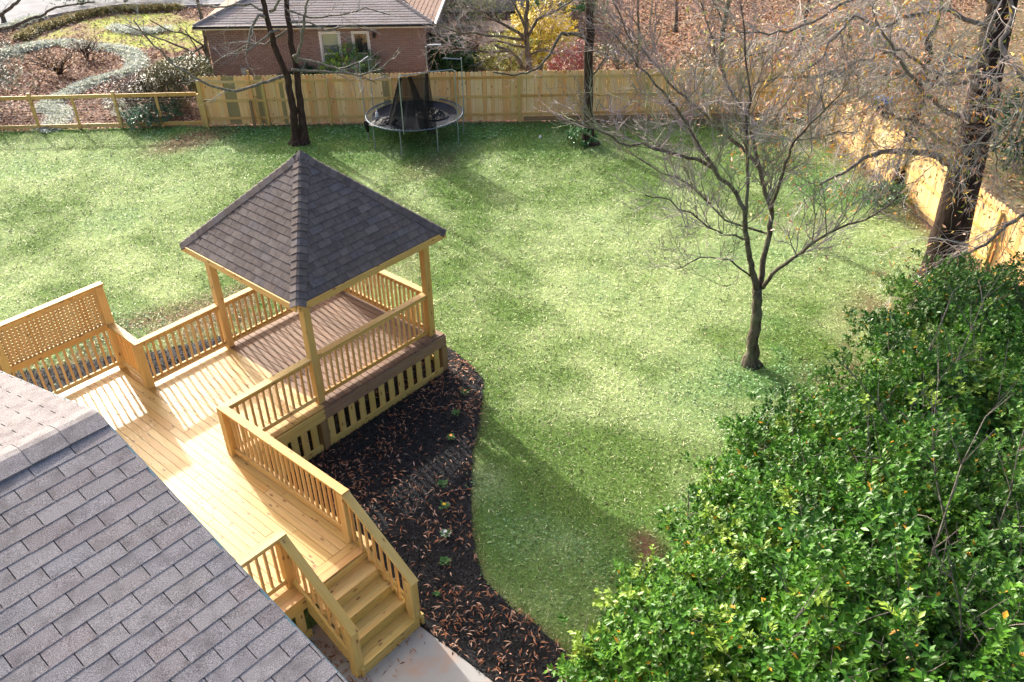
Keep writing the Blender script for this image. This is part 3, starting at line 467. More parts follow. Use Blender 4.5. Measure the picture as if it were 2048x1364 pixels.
FARG = [(2, 23.5), (-3, 30), (5, 42), (20, 42), (20, 22), (12.5, 24), (9.5, 20.5), (9, 17.5)]
litter_on('fallen_leaves', 42000, FARG, lambda x, y: x*0+Z-.05, (.13, .08), [(.34,.17,.11),(.44,.27,.19),(.24,.11,.07),(.58,.44,.36),(.30,.2,.12),(.46,.3,.13)], 'reddish brown leaf litter covering the neighbouring garden', 'leaves', 36, (-.2, .6), lambda x, y: np.where(inpoly(x, y, FRONT_LAWN), .25, 1)*np.where(pdist(x, y, BORDER_OUTER) < .4, .3, 1)*~inpoly(x, y, ROADP))
FARR = [(17, 14), (17, 7.6), (22.9, .9), (13.8, -9.2), (24, -14), (48, -2), (42, 14), (28, 20), (21, 18)]
litter_on('fallen_leaves', 46000, FARR, lambda x, y: x*0+Z-.05, (.14, .085), [(.46,.23,.12),(.52,.32,.21),(.30,.14,.08),(.56,.42,.31),(.24,.16,.09),(.42,.3,.12)], 'orange and brown fallen leaves under the trees beyond the fences', 'leaves', 37, (-.2, .6), lambda x, y: np.where((y < 1.0) & (x > 14), .3, 1))
litter_on('fallen_leaves', 90, [(-5.6, -3.1), (-2.0, -3.1), (-2.0, .2), (-.3, .3), (-.3, 2.8), (-5.6, 3.9)], lambda x, y: x*0+.002, (.05, .014), [(.16,.08,.04),(.1,.05,.03),(.25,.13,.06)], 'few dark dry leaves scattered on the new deck boards', 'leaves', 38, (0, .15))
# ================================================================ DECK
DW, PITCH = .1355, .1425
LU, LV = 2.945, 2.953
UE, UP, VS, VD, UL, LH = -1.915, -1.82, 4.0, -3.12, -3.06, 1.9     # corner lines of the deck
H = 1.03
deck = thing('deck', 'new yellow pine deck floor beside the grey shingle roof', 'deck', (-3, .5, Z))
x0, k = -5.74, 0
while x0 < -.1:
    x1 = x0+DW; xc = (x0+x1)/2
    hi = VS+.16 if xc < UP+.05 else LV+.1
    lo = -3.19 if xc < UE+.12 else -.2
    cuts = [lo]; y = lo + random.uniform(.5, 2.6)
    while y < hi-.5: cuts.append(y); y += random.uniform(1.6, 3.4)
    cuts.append(hi)
    for a, b in zip(cuts[:-1], cuts[1:]):
        board('floor_board', deck, (xc, a+.004, -.016+random.uniform(-.0015, .0015)), (xc, b-.004, -.016+random.uniform(-.001, .001)), DW, .03, 'deck')
    x0 += PITCH; k += 1
for i in range(2): board('edge_board', deck, (-5.7, -3.19-.072-i*.1425, -.015), (UE+.17, -3.19-.072-i*.1425, -.015), .138, .03, 'deck')
board('rim_board', deck, (-5.7, -3.44, -.15), (UL+.05, -3.44, -.15), .038, .23, 'green')
board('rim_board', deck, (UE+.16, -3.42, -.15), (UE+.16, -.2, -.15), .038, .23, 'green', (0, 0, 1))
board('rim_board', deck, (UE+.18, -.222, -.15), (-.1, -.222, -.15), .038, .23, 'green')
board('rim_board', deck, (-5.7, VS+.18, -.15), (UP+.1, VS+.18, -.15), .038, .23, 'green')
board('rim_board', deck, (UP+.08, LV+.12, -.15), (-.1, LV+.12, -.15), .038, .23, 'green')
def skirt(parent, a, b, n, mat='green', zlo=Z+.1, kick=True):
    a = Vector(a); b = Vector(b); d = (b-a)
    for i in range(n):
        p = a+d*((i+.5)/n)
        board('skirt_board', parent, (p.x, p.y, zlo), (p.x, p.y, -.268), .14, .022, mat, (d.y, -d.x, 0))
    if kick:
        nrm = Vector((d.y, -d.x, 0)).normalized()*.032
        board('kick_board', parent, (a.x+nrm.x, a.y+nrm.y, Z+.13), (b.x+nrm.x, b.y+nrm.y, Z+.13), .14, .036, 'green', (d.y, -d.x, 0))
skirt(deck, (UE+.3, -.215, 0), (-.28, -.215, 0), 6)
skirt(deck, (-5.7, -3.405, 0), (UL-.02, -3.405, 0), 11)
skirt(deck, (UE+.13, -3.3, 0), (UE+.13, -.35, 0), 12, kick=True)
for px, py in ((-.18, -.21), (UE+.1, -.19), (UE+.08, -3.3), (-3.9, -3.3), (-1.8, 4.0), (-3.8, 4.0), (-.1, 2.9)):
    board('support_post', deck, (px, py, Z-.05), (px, py, -.27), .14, .14, 'oldpost')
for yy in (-2.2, -1.0, .2, 1.4, 2.6): board('joist', deck, (-5.7, yy, -.14), (-1.9 if yy < -.2 else -.2, yy, -.14), .038, .2, 'old')
# ---------------------------------------------------------------- gazebo
gaz = thing('gazebo', 'square pine gazebo with dark pyramid shingle roof over weathered floor', 'gazebo', (LU/2, LV/2, Z))
x0 = -.085; gx1 = LU+.2
while x0 < gx1-.05:
    xc = x0+.069
    board('floor_board', gaz, (xc, -.2, -.017+random.uniform(-.002, .002)), (xc, LV+.12, -.017+random.uniform(-.002, .002)), .1275, .03, 'old'); x0 += .1405
board('rim_board', gaz, (-.1, -.222, -.15), (gx1, -.222, -.15), .038, .23, 'old', label='weathered brown rim board')
board('rim_board', gaz, (gx1, -.2, -.15), (gx1, LV+.12, -.15), .038, .23, 'old')
board('rim_board', gaz, (-.1, LV+.14, -.15), (gx1, LV+.14, -.15), .038, .23, 'old')
skirt(gaz, (-.12, -.215, 0), (LU+.04, -.215, 0), 12); skirt(gaz, (gx1-.02, -.1, 0), (gx1-.02, LV, 0), 12)
for px, py in ((LU+.12, -.19), (LU+.1, LV+.05), (-.05, LV+.05)): board('support_post', gaz, (px, py, Z-.05), (px, py, -.27), .14, .14, 'oldpost')
EAVE = 2.39; PS = .15
for px, py in ((0, 0), (LU, 0), (0, LV), (LU, LV)): board('post', gaz, (px, py, 0), (px, py, EAVE-.1), PS, PS, 'pine', (1, 0, 0), None, .008)
for a, b in (((-.1, 0), (LU+.1, 0)), ((-.1, LV), (LU+.1, LV)), ((0, -.1), (0, LV+.1)), ((LU, -.1), (LU, LV+.1))):
    z_ = EAVE-.03 if a[1] == b[1] else EAVE-.035
    board('beam', gaz, (*a, z_), (*b, z_), .09, .14, 'pine')
OV = .315; AP = Vector((LU/2, LV/2, 4.11)); cs = [(-OV, -OV), (LU+OV, -OV), (LU+OV, LV+OV), (-OV, LV+OV)]
for i in range(4):
    a, b = cs[i], cs[(i+1) % 4]; d = Vector((b[0]-a[0], b[1]-a[1], 0)).normalized()
    board('fascia', gaz, (a[0]+.02*d.y+.02*d.x, a[1]-.02*d.x+.02*d.y, EAVE-.065), (b[0]+.02*d.y-.02*d.x, b[1]-.02*d.x-.02*d.y, EAVE-.065), .03, .125, 'pine')
roof = MB(); e0 = [Vector((*c, EAVE)) for c in cs]
for i in range(4): roof.poly([e0[i], e0[(i+1) % 4], AP])
roof.poly([e0[3]-Vector((0,0,.01)), e0[2]-Vector((0,0,.01)), e0[1]-Vector((0,0,.01)), e0[0]-Vector((0,0,.01))])
roof = roof.build('roof', M['under'], gaz)
def clip(poly, nx, ny, d):
    """keep nx*x+ny*y <= d"""
    out = []
    for i in range(len(poly)):
        p, q = poly[i], poly[(i+1) % len(poly)]; a = nx*p[0]+ny*p[1]-d; b = nx*q[0]+ny*q[1]-d
        if a <= 0: out.append(p)
        if (a < 0) != (b < 0) and abs(a-b) > 1e-9:
            t_ = a/(a-b); out.append((p[0]+(q[0]-p[0])*t_, p[1]+(q[1]-p[1])*t_))
    return out
def lay_shingles(parent, O, S, T, rows, srange, clips, mat, tabw=.305, expo=.143, max_parts=10**6, stuff_name='shingle_rows', key=None, jit=.006, shift=None, th=.009, first=None, z0=.013, tl=.075):
    """tabs on a plane: O origin at the eave, S along the courses, T up the slope; every tab a part, the rest one stuff part"""
    O = Vector(O); S = Vector(S).normalized(); T = Vector(T).normalized(); Nn = S.cross(T).normalized()
    if Nn.z < 0: Nn = -Nn
    rest = MB(); cnt = 0; todo = []
    for r in rows:
        off = (r*.5 % 1)*tabw + (shift or 0) + random.uniform(-.01, .01); s = math.floor((srange[0]-off)/tabw)*tabw+off
        while s < srange[1]:
            t0 = r*expo + random.uniform(-jit, jit)*.5; g = .0035
            pl = [(s+g, t0), (s+tabw-g, t0), (s+tabw-g, t0+expo+.02), (s+g, t0+expo+.02)]
            full = True
            for cnx, cny, cd_ in clips:
                q = clip(pl, cnx, cny, cd_)
                if len(q) != 4 or any(abs(a[0]-b[0])+abs(a[1]-b[1]) > 1e-6 for a, b in zip(q, pl)): full = False
                pl = q
                if len(pl) < 3: break
            if len(pl) >= 3 and max(p[0] for p in pl)-min(p[0] for p in pl) > .012: todo.append((s, t0, pl, full))
            s += tabw
    if first: todo.sort(key=lambda q: first(O+S*q[0]+T*q[1]))
    for s, t0, pl, full in todo:
        lift = .005
        if cnt < max_parts:
            A = O+S*s+T*t0
            tilt = -.075
            def P3(p, z): return ((p[0]-s), (p[1]-t0), z+z0-(p[1]-t0)*tl)
            kk = ('sh', mat, key) if full else None; me = _cache.get(kk) if kk else None
            if me is None:
                m_ = MB(); n_ = len(pl); m_.v += [P3(p, 0) for p in pl]+[P3(p, -th) for p in pl]
                cc = sum((pl[i][0]*pl[(i+1) % n_][1]-pl[(i+1) % n_][0]*pl[i][1]) for i in range(n_)) > 0
                top = tuple(range(n_)); m_.f.append(top if cc else top[::-1]); m_.c.append(None)
                for i in range(n_):
                    j = (i+1) % n_; m_.f.append((i, n_+i, n_+j, j)); m_.c.append(None)
                me = m_.mesh('shingle', M[mat])
                if kk: _cache[kk] = me
            Mx = Matrix(((S.x,T.x,Nn.x,A.x),(S.y,T.y,Nn.y,A.y),(S.z,T.z,Nn.z,A.z),(0,0,0,1)))
            me_obj('shingle', me, parent, Mx)
        else:
            P = [O+S*p[0]+T*p[1]+Nn*(z0-(p[1]-t0)*tl) for p in pl]
            if (P[1]-P[0]).cross(P[2]-P[1]).dot(Nn) < 0: P = P[::-1]
            rest.prism([p-Nn*th for p in P], Nn*th)
        cnt += 1
    if rest.f: rest.build(stuff_name, M[mat], parent, 'stuff')
HALF = LU/2+OV; RISE = AP.z-EAVE; SLEN = math.hypot(HALF, RISE)
for i in range(4):
    a, b = e0[i], e0[(i+1) % 4]; S_ = (b-a).normalized(); mid = (a+b)/2; T_ = (AP-mid).normalized(); wf = (b-a).length
    kx = SLEN/(wf/2)
    # hips: t <= kx*s and t <= kx*(wf-s)
    cl = [(-kx, 1, 0), (kx, 1, kx*wf), (0, 1, SLEN), (0, -1, .0)]
    front = i in (0, 3)
    lay_shingles(roof, a-T_*0, S_, T_, range(0, 18), (0, wf), cl, 'shingle_g', .285, .143, 10**6 if front else 0, 'shingle_rows', 'g', shift=random.random()*.1)
for i in range(4):                                                       # folded caps on the hips
    a = e0[i]; n_ = 21; d = (AP-a); L_ = d.length; d.normalize(); side = Vector((-d.y, d.x, 0)).normalized()
    nl = None
    # directions down each adjoining face
    fa = (e0[(i-1) % 4]-a).normalized(); fb = (e0[(i+1) % 4]-a).normalized()
    wa = (fa-d*fa.dot(d)).normalized(); wb = (fb-d*fb.dot(d)).normalized()
    up = -(wa+wb).normalized()
    if up.z < 0: up = -up
    for j in range(n_):
        t0 = L_*j/n_-.012; t1 = t0+L_/n_+.03
        if j == n_-1: t1 = L_+.01
        mcap = MB(); w_ = .165; h0, h1 = .042, .022
        A0 = a+d*t0+up*h0; A1 = a+d*t1+up*h1
        ring = []
        for base_, h_ in ((a+d*t0, h0), (a+d*t1, h1)):
            ring.append([base_+wa*w_+up*h_*.75, base_+wa*.03+up*(h_+.006), base_+wb*.03+up*(h_+.006), base_+wb*w_+up*h_*.75])
        for q in range(3):
            P = [ring[0][q], ring[0][q+1], ring[1][q+1], ring[1][q]]
            if (P[1]-P[0]).cross(P[2]-P[1]).dot(up) < 0: P = P[::-1]
            mcap.poly(P)
        F0 = [p-up*.022 for p in ring[0]]
        for q in range(3): mcap.poly([ring[0][q], F0[q], F0[q+1], ring[0][q+1]])
        mcap.poly([ring[0][0], ring[1][0], ring[1][0]-up*.02, F0[0]]); mcap.poly([ring[0][3], F0[3], ring[1][3]-up*.02, ring[1][3]])
        mcap.build('hip_shingle', M['shingle_g'], roof)
mcap = MB()
for i in range(4):
    a = (e0[i]-AP).normalized()*.26; b = (e0[(i+1) % 4]-AP).normalized()*.26
    mcap.poly([AP+a+Vector((0,0,.04)), AP+b+Vector((0,0,.04)), AP+Vector((0,0,.062))])
    mcap.poly([AP+a+Vector((0,0,.015)), AP+b+Vector((0,0,.015)), AP+b+Vector((0,0,.04)), AP+a+Vector((0,0,.04))])
mcap.build('peak_shingle', M['shingle_g'], roof)
# ---------------------------------------------------------------- railings
def railing(name, label, a, b, posts=(), zt=H, n=None, cap=True, ea=0, eb=0, group='pine deck railings', ia=.075, ib=.075, out=1, capz=None, pmat='pine', bz=.11, ma=0, mb_=0):
    a = Vector((*a, 0)); b = Vector((*b, 0)); d = (b-a).normalized(); L = (b-a).length; nr = Vector((d.y, -d.x, 0))*out
    root = thing(name, label, 'railing', (a.x, a.y, 0), group)
    mcp = MB(); hw = .071; q0 = (ea+hw*ma, ea-hw*ma) if ma else (ea, ea); q1 = (eb+hw*mb_, eb-hw*mb_) if mb_ else (eb, eb); LC = L
    pl = [(-q0[0], -hw), (LC+q1[0], -hw), (LC+q1[1], hw), (-q0[1], hw)]; mcp.prism([(p[0], p[1], -.019) for p in pl], (0, 0, .038))
    Mx, _ = _frame(tuple(a+Vector((0, 0, zt-.019))), tuple(b+Vector((0, 0, zt-.019))), (0, 0, 1)); mcp.build('cap_rail', M['pine'], root, M=Mx)
    A = a+d*ia; B = b-d*ib; up = Vector((0, 0, 1))
    board('top_rail', root, A+up*(zt-.038-.045), B+up*(zt-.038-.045), .038, .088, 'pine')
    board('bottom_rail', root, A+up*bz, B+up*bz, .038, .088, 'pine')
    board('rail_strip', root, A+nr*.055+up*(bz-.02), B+nr*.055+up*(bz-.02), .034, .034, 'pine')
    LL = (B-A).length; n = n or max(2, round(LL/.134)); 
    for i in range(n):
        p = A+d*(LL*(i+.5)/n)+nr*.0385
        board('baluster', root, p+up*(bz-.004), p+up*(zt-.042), .037, .037, 'baluster', tuple(d))
    for p, zz in posts: board('post', root, (p[0], p[1], .001), (p[0], p[1], zz), .15, .15, pmat, (1, 0, 0), None, .006)
    return root
P1 = (UP, LV); PE = (UE, 0); P3 = (UE, VD); P4 = (UL, VD); PL = (UP+.02, VS)
railing('railing', 'front gazebo railing over the weathered rim board', (0, 0), (LU, 0), out=-1)
railing('railing', 'right hand gazebo railing farthest from the deck', (LU, 0), (LU, LV), out=-1)
railing('railing', 'back gazebo railing seen under the left roof edge', (0, LV), (LU, LV), out=1)
railing('railing', 'short railing between the front gazebo post and the mitred corner', PE, (0, 0), ea=0, out=-1, ib=.075, ma=-1)
railing('railing', 'railing behind the deck between the left gazebo post and the stout corner post', P1, (0, LV), [(P1, H-.04)], ea=0, out=1, ma=1)
railing('railing', 'long railing running down to the head of the stairs', PE, P3, [(PE, H-.04), (P3, H-.04)], ea=0, eb=.07, out=-1, ma=1)
railing('railing', 'very short railing joining the lattice screen to the corner post', P1, PL, ea=0, out=1, ma=-1)
railing('railing', 'short railing beside the grey roof at the left of the stairs', (-5.6, VD), P4, [(P4, H-.04)], eb=.07, out=-1)
# lattice privacy screen
scr = thing('lattice_screen', 'tall pine lattice screen over balusters at the left edge', 'screen', (-3.7, VS, 0))
for px in (PL[0], -3.78, -5.65): board('post', scr, (px, VS, .001), (px, VS, LH-.04), .15, .15, 'pine', (1, 0, 0), None, .006)
board('cap_rail', scr, (-5.7, VS, LH-.019), (PL[0]+.1, VS, LH-.019), .15, .038, 'pine', (0, 0, 1), None, .005)
board('top_rail', scr, (-5.6, VS, LH-.085), (PL[0]-.075, VS, LH-.085), .038, .09, 'pine')
board('middle_rail', scr, (-5.6, VS-.02, H-.035), (PL[0]-.075, VS-.02, H-.035), .075, .13, 'pine')
board('bottom_rail', scr, (-5.6, VS, .11), (PL[0]-.075, VS, .11), .038, .088, 'pine')
board('rail_strip', scr, (-5.6, VS+.055, .09), (PL[0]-.075, VS+.055, .09), .034, .034, 'pine')
xx = PL[0]-.14
while xx > -5.5:
    board('baluster', scr, (xx, VS+.0385, .1), (xx, VS+.0385, H-.06), .037, .037, 'baluster', (1, 0, 0)); xx -= .134
xx = PL[0]-.11
while xx > -5.55:
    board('lattice_slat', scr, (xx, VS-.006, H+.03), (xx, VS-.006, LH-.13), .009, .052, 'baluster', (1, 0, 0)); xx -= .079
zz = H+.065
while zz < LH-.14:
    board('lattice_slat', scr, (-5.58, VS+.006, zz), (PL[0]-.08, VS+.006, zz), .009, .045, 'baluster', (0, 0, 1)); zz += .066
# ---------------------------------------------------------------- stairs
st = thing('staircase', 'five step pine staircase from the deck down to the concrete', 'stairs', (-2.5, -4, Z))
RI = (-Z-.05)/5; FR = -3.49
for i in range(1, 5):
    zt = -RI*i; y1 = FR-.27*(i-1)+.012; y0 = FR-.27*i
    wl, wr = UL+(-.02 if i == 4 else .085), UE+(.085 if i == 4 else -.0)
    for q in range(2):
        yc = y1-.068-q*.139; board('tread', st, (wl, yc, zt-.019), (wr+.02, yc, zt-.019), .135, .038, 'green' if i > 1 else 'pine')
for i in range(5):
    y = FR-.27*i+(.008 if i else .01); zt = -RI*i-.036; board('riser', st, (UL+.03, y+.0, zt-(RI-.036)/2), (UE+.0, y+.0, zt-(RI-.036)/2), .02, RI-.038, 'green')
sl_ = RI/.27
for ux in (UL+.02, UE+.06):
    m = MB(); yb = FR-.27*4-.02
    pts = [(0, FR+.05, -.06), (0, FR-.05, -.06-.05*sl_), (0, yb, -.02+(yb-FR)*sl_), (0, yb, Z+.052), (0, yb+.16, Z+.052), (0, FR+.05, -.42)]
    m.prism([(ux-.019, p[1], p[2]) for p in pts], (.038, 0, 0)); m.build('stringer', M['green'], st)
ZB = .075; VB = -4.465
for nm, ux, lab in (('stair_railing', UE, 'sloping stair railing next to the black mulch'), ('stair_railing', UL, 'sloping stair railing next to the grey roof')):
    r = thing(nm, lab, 'railing', (ux, VD, 0), 'sloping stair railings'); a = Vector((ux, VD-.06, H-.02)); b = Vector((ux, VB-.075, ZB)); d = (b-a).normalized()
    upn = Vector((1, 0, 0)).cross(d); upn = upn if upn.z > 0 else -upn
    board('cap_rail', r, a+Vector((0, 0, -.02)), b+Vector((0, 0, -.02))+d*.03, .142, .038, 'green', tuple(upn), None, .005)
    up = Vector((0, 0, 1)); dv = b-a
    board('top_rail', r, a-up*.085+d*.05, b-up*.085-d*.14, .038, .088, 'green', tuple(upn))
    lo = Vector((0, 0, -.85)); board('bottom_rail', r, a+lo+d*.05, b+lo-d*.12, .038, .088, 'green', tuple(upn))
    n_ = 8
    for i in range(n_):
        p = a+dv*((i+.75)/(n_+.9)); board('baluster', r, (p.x-(.038 if ux == UE else -.038), p.y, p.z-.84), (p.x-(.038 if ux == UE else -.038), p.y, p.z-.06), .036, .036, 'baluster', (0, 1, 0))
    zb = Z+.05 if ux == UL else -RI*4+.002
    board('post', r, (ux, VB, zb), (ux, VB, ZB-.045), .145, .145, 'green', (1, 0, 0), None, .006)
# ================================================================ NEAR HOUSE ROOF
RU, RV, RZ, RA = -5.535, -5.516, 5.979, .278
hs = thing('house', 'near house with a greyish purple shingle roof in the foreground', 'house', (-9, -6, Z))
ca, sa = math.cos(RA), math.sin(RA)
D1 = Vector((0, -ca, -sa)); D2 = Vector((0, ca, -sa)); RP = Vector((RU, RV, RZ)); L1, L2 = 7.4, 4.6; WD = 8.0
t = NT('house_siding', .7, .3); M['siding'] = t.base(t.ramp(t.noise(t.obj(), 3., 4.), [(.3, (.42,.40,.36)), (.7, (.5,.47,.42))]))
m = MB(); e1 = RP+D1*L1; e2 = RP+D2*L2
for x_ in (-5.86,):
    m.prism([(x_, e1.y+.4, Z), (x_, e2.y-.4, Z), (x_, e2.y-.4, e2.z+.0), (x_, RV, RZ-.12), (x_, e1.y+.4, e1.z+.0)], (-.2, 0, 0))
m.box((-13.4, e2.y-.6, Z), (-6.07, e2.y-.41, e2.z-.04)); m.build('wall', M['siding'], hs)
# body of the roof in its own frame so the rake can follow the sheathing
m = MB(); X = Vector((-WD, 0, 0)); N1 = Vector((0, -sa, ca)); N2 = Vector((0, sa, ca)); th_ = .1
pr = [RP-Vector((0, 0, .012)), e1-N1*.012, e1-N1*th_, RP-Vector((0, 0, th_+.03)), e2-N2*th_, e2-N2*.012]
m.prism([p-Vector((.012, 0, 0)) for p in pr], X)
hroof = m.build('roof', M['under'], hs)
m = MB()
m.prism([RP+Vector((0, 0, -.006)), e1-N1*.006, e1-N1*.03, RP-Vector((0, 0, .035)), e2-N2*.03, e2-N2*.006], (.022, 0, 0)); m.build('drip_edge', M['teal'], hroof)
m = MB(); m.prism([RP-Vector((.0, 0, .04)), e1-N1*.04, e1-N1*.2, RP-Vector((0, 0, .2)), e2-N2*.2, e2-N2*.04], (.018, 0, 0)); m.build('rake_board', M['white'], hroof)
def vis1(P): return (P-Vector((-6.3, -7.6, 5))).length
S1 = Vector((-1, 0, 0))
n1 = int(L1/.13)
lay_shingles(hroof, e1, S1, -D1, range(0, n1), (-.012, 4.2), [(-1, 0, .012), (0, 1, L1-.02)], 'shingle', .305, L1/(n1+.1), 300, 'shingle_rows', 'n1', jit=.008, first=vis1, th=.007, z0=.0065, tl=.026)
n2 = int(L2/.13)
lay_shingles(hroof, e2, S1, -D2, range(0, n2), (-.012, 4.2), [(-1, 0, .012), (0, 1, L2-.02)], 'shingle', .305, L2/(n2+.1), 0, 'far_slope_shingle_rows', 'n2', jit=.008, th=.007, z0=.0065, tl=.026)
x_ = RU+.012; k = 0
while x_ > RU-4.3:
    st_ = .28; m = MB(); x2 = x_-st_-.02; h0, h1 = .024, .018; wq = .17
    # caps lap along the ridge, newest nearest the rake
    def rr(x, h): return [Vector((x, RV, RZ))+D1*wq+N1*h, Vector((x, RV, RZ))+D1*.03+Vector((0, 0, h+.006)), Vector((x, RV, RZ))+D2*.03+Vector((0, 0, h+.006)), Vector((x, RV, RZ))+D2*wq+N2*h]
    A_, B_ = rr(x_, h1), rr(x2, h0)
    for q in range(3): m.poly([A_[q], A_[q+1], B_[q+1], B_[q]]); m.poly([B_[q], B_[q+1], B_[q+1]-Vector((0, 0, .02)), B_[q]-Vector((0, 0, .02))])
    m.poly([A_[0], B_[0], B_[0]-N1*.02, A_[0]-N1*.018]); m.poly([A_[3], A_[3]-N2*.018, B_[3]-N2*.02, B_[3]])
    if k == 0: m.poly([p for p in A_]+[A_[3]-N2*.03, A_[0]-N1*.03])
    m.build('ridge_shingle', M['shingle'], hroof); x_ -= st_; k += 1
m = MB(); vb = Vector((-6.57, RV, 0)); pc = RP+D1*.5-Vector((1.27, 0, 0))
m.tube([pc+N1*.0, pc+N1*.05], [.13, .12], 12); m.tube([pc+N1*.05, pc+N1*.1, pc+N1*.15], [.055, .05, .05], 12); m.build('vent_pipe', M['black'], hroof)
# ================================================================ FENCES
def run_dir(a, b):
    d = Vector((b[0]-a[0], b[1]-a[1], 0)); return d.normalized(), d.length
def privacy_fence(label, a, b, yard, cat='fence', base=Z, post0=0, kick=None, skip=0, grey=()):
    d, L = run_dir(a, b); root = thing('wooden_fence', label, cat, (a[0], a[1], Z), 'pine privacy fences')
    nv = Vector((d.y, -d.x, 0)); nv = nv if nv.dot(Vector((yard[0]-a[0], yard[1]-a[1], 0))) > 0 else -nv
    A = Vector((a[0], a[1], Z))
    mp = MB(); w_, h_ = .1335, 1.76; pts = [(0, -w_/2, 0), (0, w_/2, 0), (0, w_/2, h_-.035), (0, w_/2-.03, h_), (0, -w_/2+.03, h_), (0, -w_/2, h_-.035)]
    # grain along local X, so the picket stands on its local X axis
    mp.prism([(p[2], p[1], -.008) for p in pts], (0, 0, .016)); me = mp.mesh('picket', M['picket'])
    n = int(L/.1415)
    for i in range(n):
        p = A+d*(.07+i*.1415); hh = random.uniform(.035, .06); lean = random.uniform(-.006, .006)
        X_ = (Vector((0, 0, 1))+d*lean).normalized(); Z_ = nv; Y_ = Z_.cross(X_).normalized(); Z_ = X_.cross(Y_)
        p = p+Vector((0, 0, hh))+nv*random.uniform(-.003, .003)
        Mx = Matrix(((X_.x,Y_.x,Z_.x,p.x),(X_.y,Y_.y,Z_.y,p.y),(X_.z,Y_.z,Z_.z,p.z),(0,0,0,1)))
        o = me_obj('picket', me, root, Mx)
        if i in grey: o.data = _grey(me); o['label'] = 'greyish older picket'
    for zz in (.28, .93, 1.6):
        y = post0; q = [0]+[v for v in np.arange(post0+2.27, L-.3, 2.27)]+[L]
        for u0, u1 in zip(q[:-1], q[1:]):
            board('rail', root, tuple(A+d*(u0+.005)+nv*.029+Vector((0, 0, zz))), tuple(A+d*(u1-.005)+nv*.029+Vector((0, 0, zz+random.uniform(-.01, .01)))), .038, .088, 'pine')
    for u0 in [.0]+[v for v in np.arange(post0+2.27, L-.3, 2.27)]:
        p = A+d*u0+nv*.095; board('post', root, (p.x, p.y, Z), (p.x, p.y, Z+1.68), .092, .092, 'green', tuple(d))
    if kick:
        board('kick_board', root, tuple(A+d*kick[0]+nv*.012+Vector((0, 0, .09))), tuple(A+d*min(kick[1], L)+nv*.012+Vector((0, 0, .09))), .02, .16, 'oldpost')
    return root, A, d, nv
_g = {}
def _grey(me):
    if me.name not in _g:
        c = me.copy(); c.materials.clear(); c.materials.append(M['picket_grey']); _g[me.name] = c
    return _g[me.name]
M['picket_grey'] = lumber_mat('old_pickets', [(.33, .27, .12), (.28, .24, .11), (.36, .3, .14)], .2, .5, .7)
YARD = (8, 4)
_, A_, d_, nv_ = privacy_fence('long yellow pine board fence behind the trampoline', POSTL, CORNER, YARD, kick=(11.5, 21), grey=(6, 7, 8, 14, 15, 46, 47, 20))
pf = _
p = A_+d_*2.05+nv_*.16; board('stake', pf, (p.x-.06, p.y+.05, Z), (p.x-.13, p.y+.12, Z+2.05), .04, .06, 'pine', tuple(d_)); board('old_post', pf, (p.x-.2, p.y+.2, Z), (p.x-.2, p.y+.2, Z+.95), .08, .08, 'oldpost', tuple(d_))
FEND = (12.7, -10.05)
privacy_fence('sunlit pine board fence along the right side behind the big oak trunk', CORNER, FEND, YARD, post0=.15, kick=(0, 16))
# open wire fence
wd, _l = run_dir(POSTL, (3.52, 22.65)); wf = thing('wire_fence', 'low open pine rail fence filled with black wire mesh', 'fence', (6.6, 19.4, Z))
A0 = Vector((POSTL[0], POSTL[1], Z))+wd*.12; SP = 2.98; nvw = Vector((-wd.y, wd.x, 0)); nvw = nvw if nvw.dot(Vector((8-A0.x, 4-A0.y, 0))) > 0 else -nvw
wm = MB()
for i in range(5):
    p = A0+wd*(SP*(i)); q = p+wd*SP; mid = (p+q)/2
    board('post', wf, tuple(p+nvw*.02), tuple(p+nvw*.02+Vector((0, 0, 1.36 if i else 1.2))), .095, .095, 'pine', tuple(wd), None, .004)
    board('middle_post', wf, tuple(mid+nvw*.03), tuple(mid+nvw*.03+Vector((0, 0, 1.15))), .09, .04, 'pine', tuple(nvw))
    for zz in (.13, 1.19): board('rail', wf, tuple(p+wd*.05+Vector((0, 0, zz))), tuple(q-wd*.05+Vector((0, 0, zz))), .038, .13, 'pine')
    for k in range(1, 30): a = p+wd*(SP*k/30); wm.tube([a+Vector((0, 0, .19)), a+Vector((0, 0, 1.13))], .0022, 3)
    for k in range(1, 10): wm.tube([p+Vector((0, 0, .18+.095*k)), q+Vector((0, 0, .18+.095*k))], .0022, 3)
wm.build('wire_mesh', M['wire'], wf, 'stuff')
p = Vector((POSTL[0], POSTL[1], Z)); board('corner_post', wf, tuple(p+nvw*.15-wd*.05), tuple(p+nvw*.15-wd*.05+Vector((0, 0, 1.62))), .09, .09, 'green', tuple(wd))
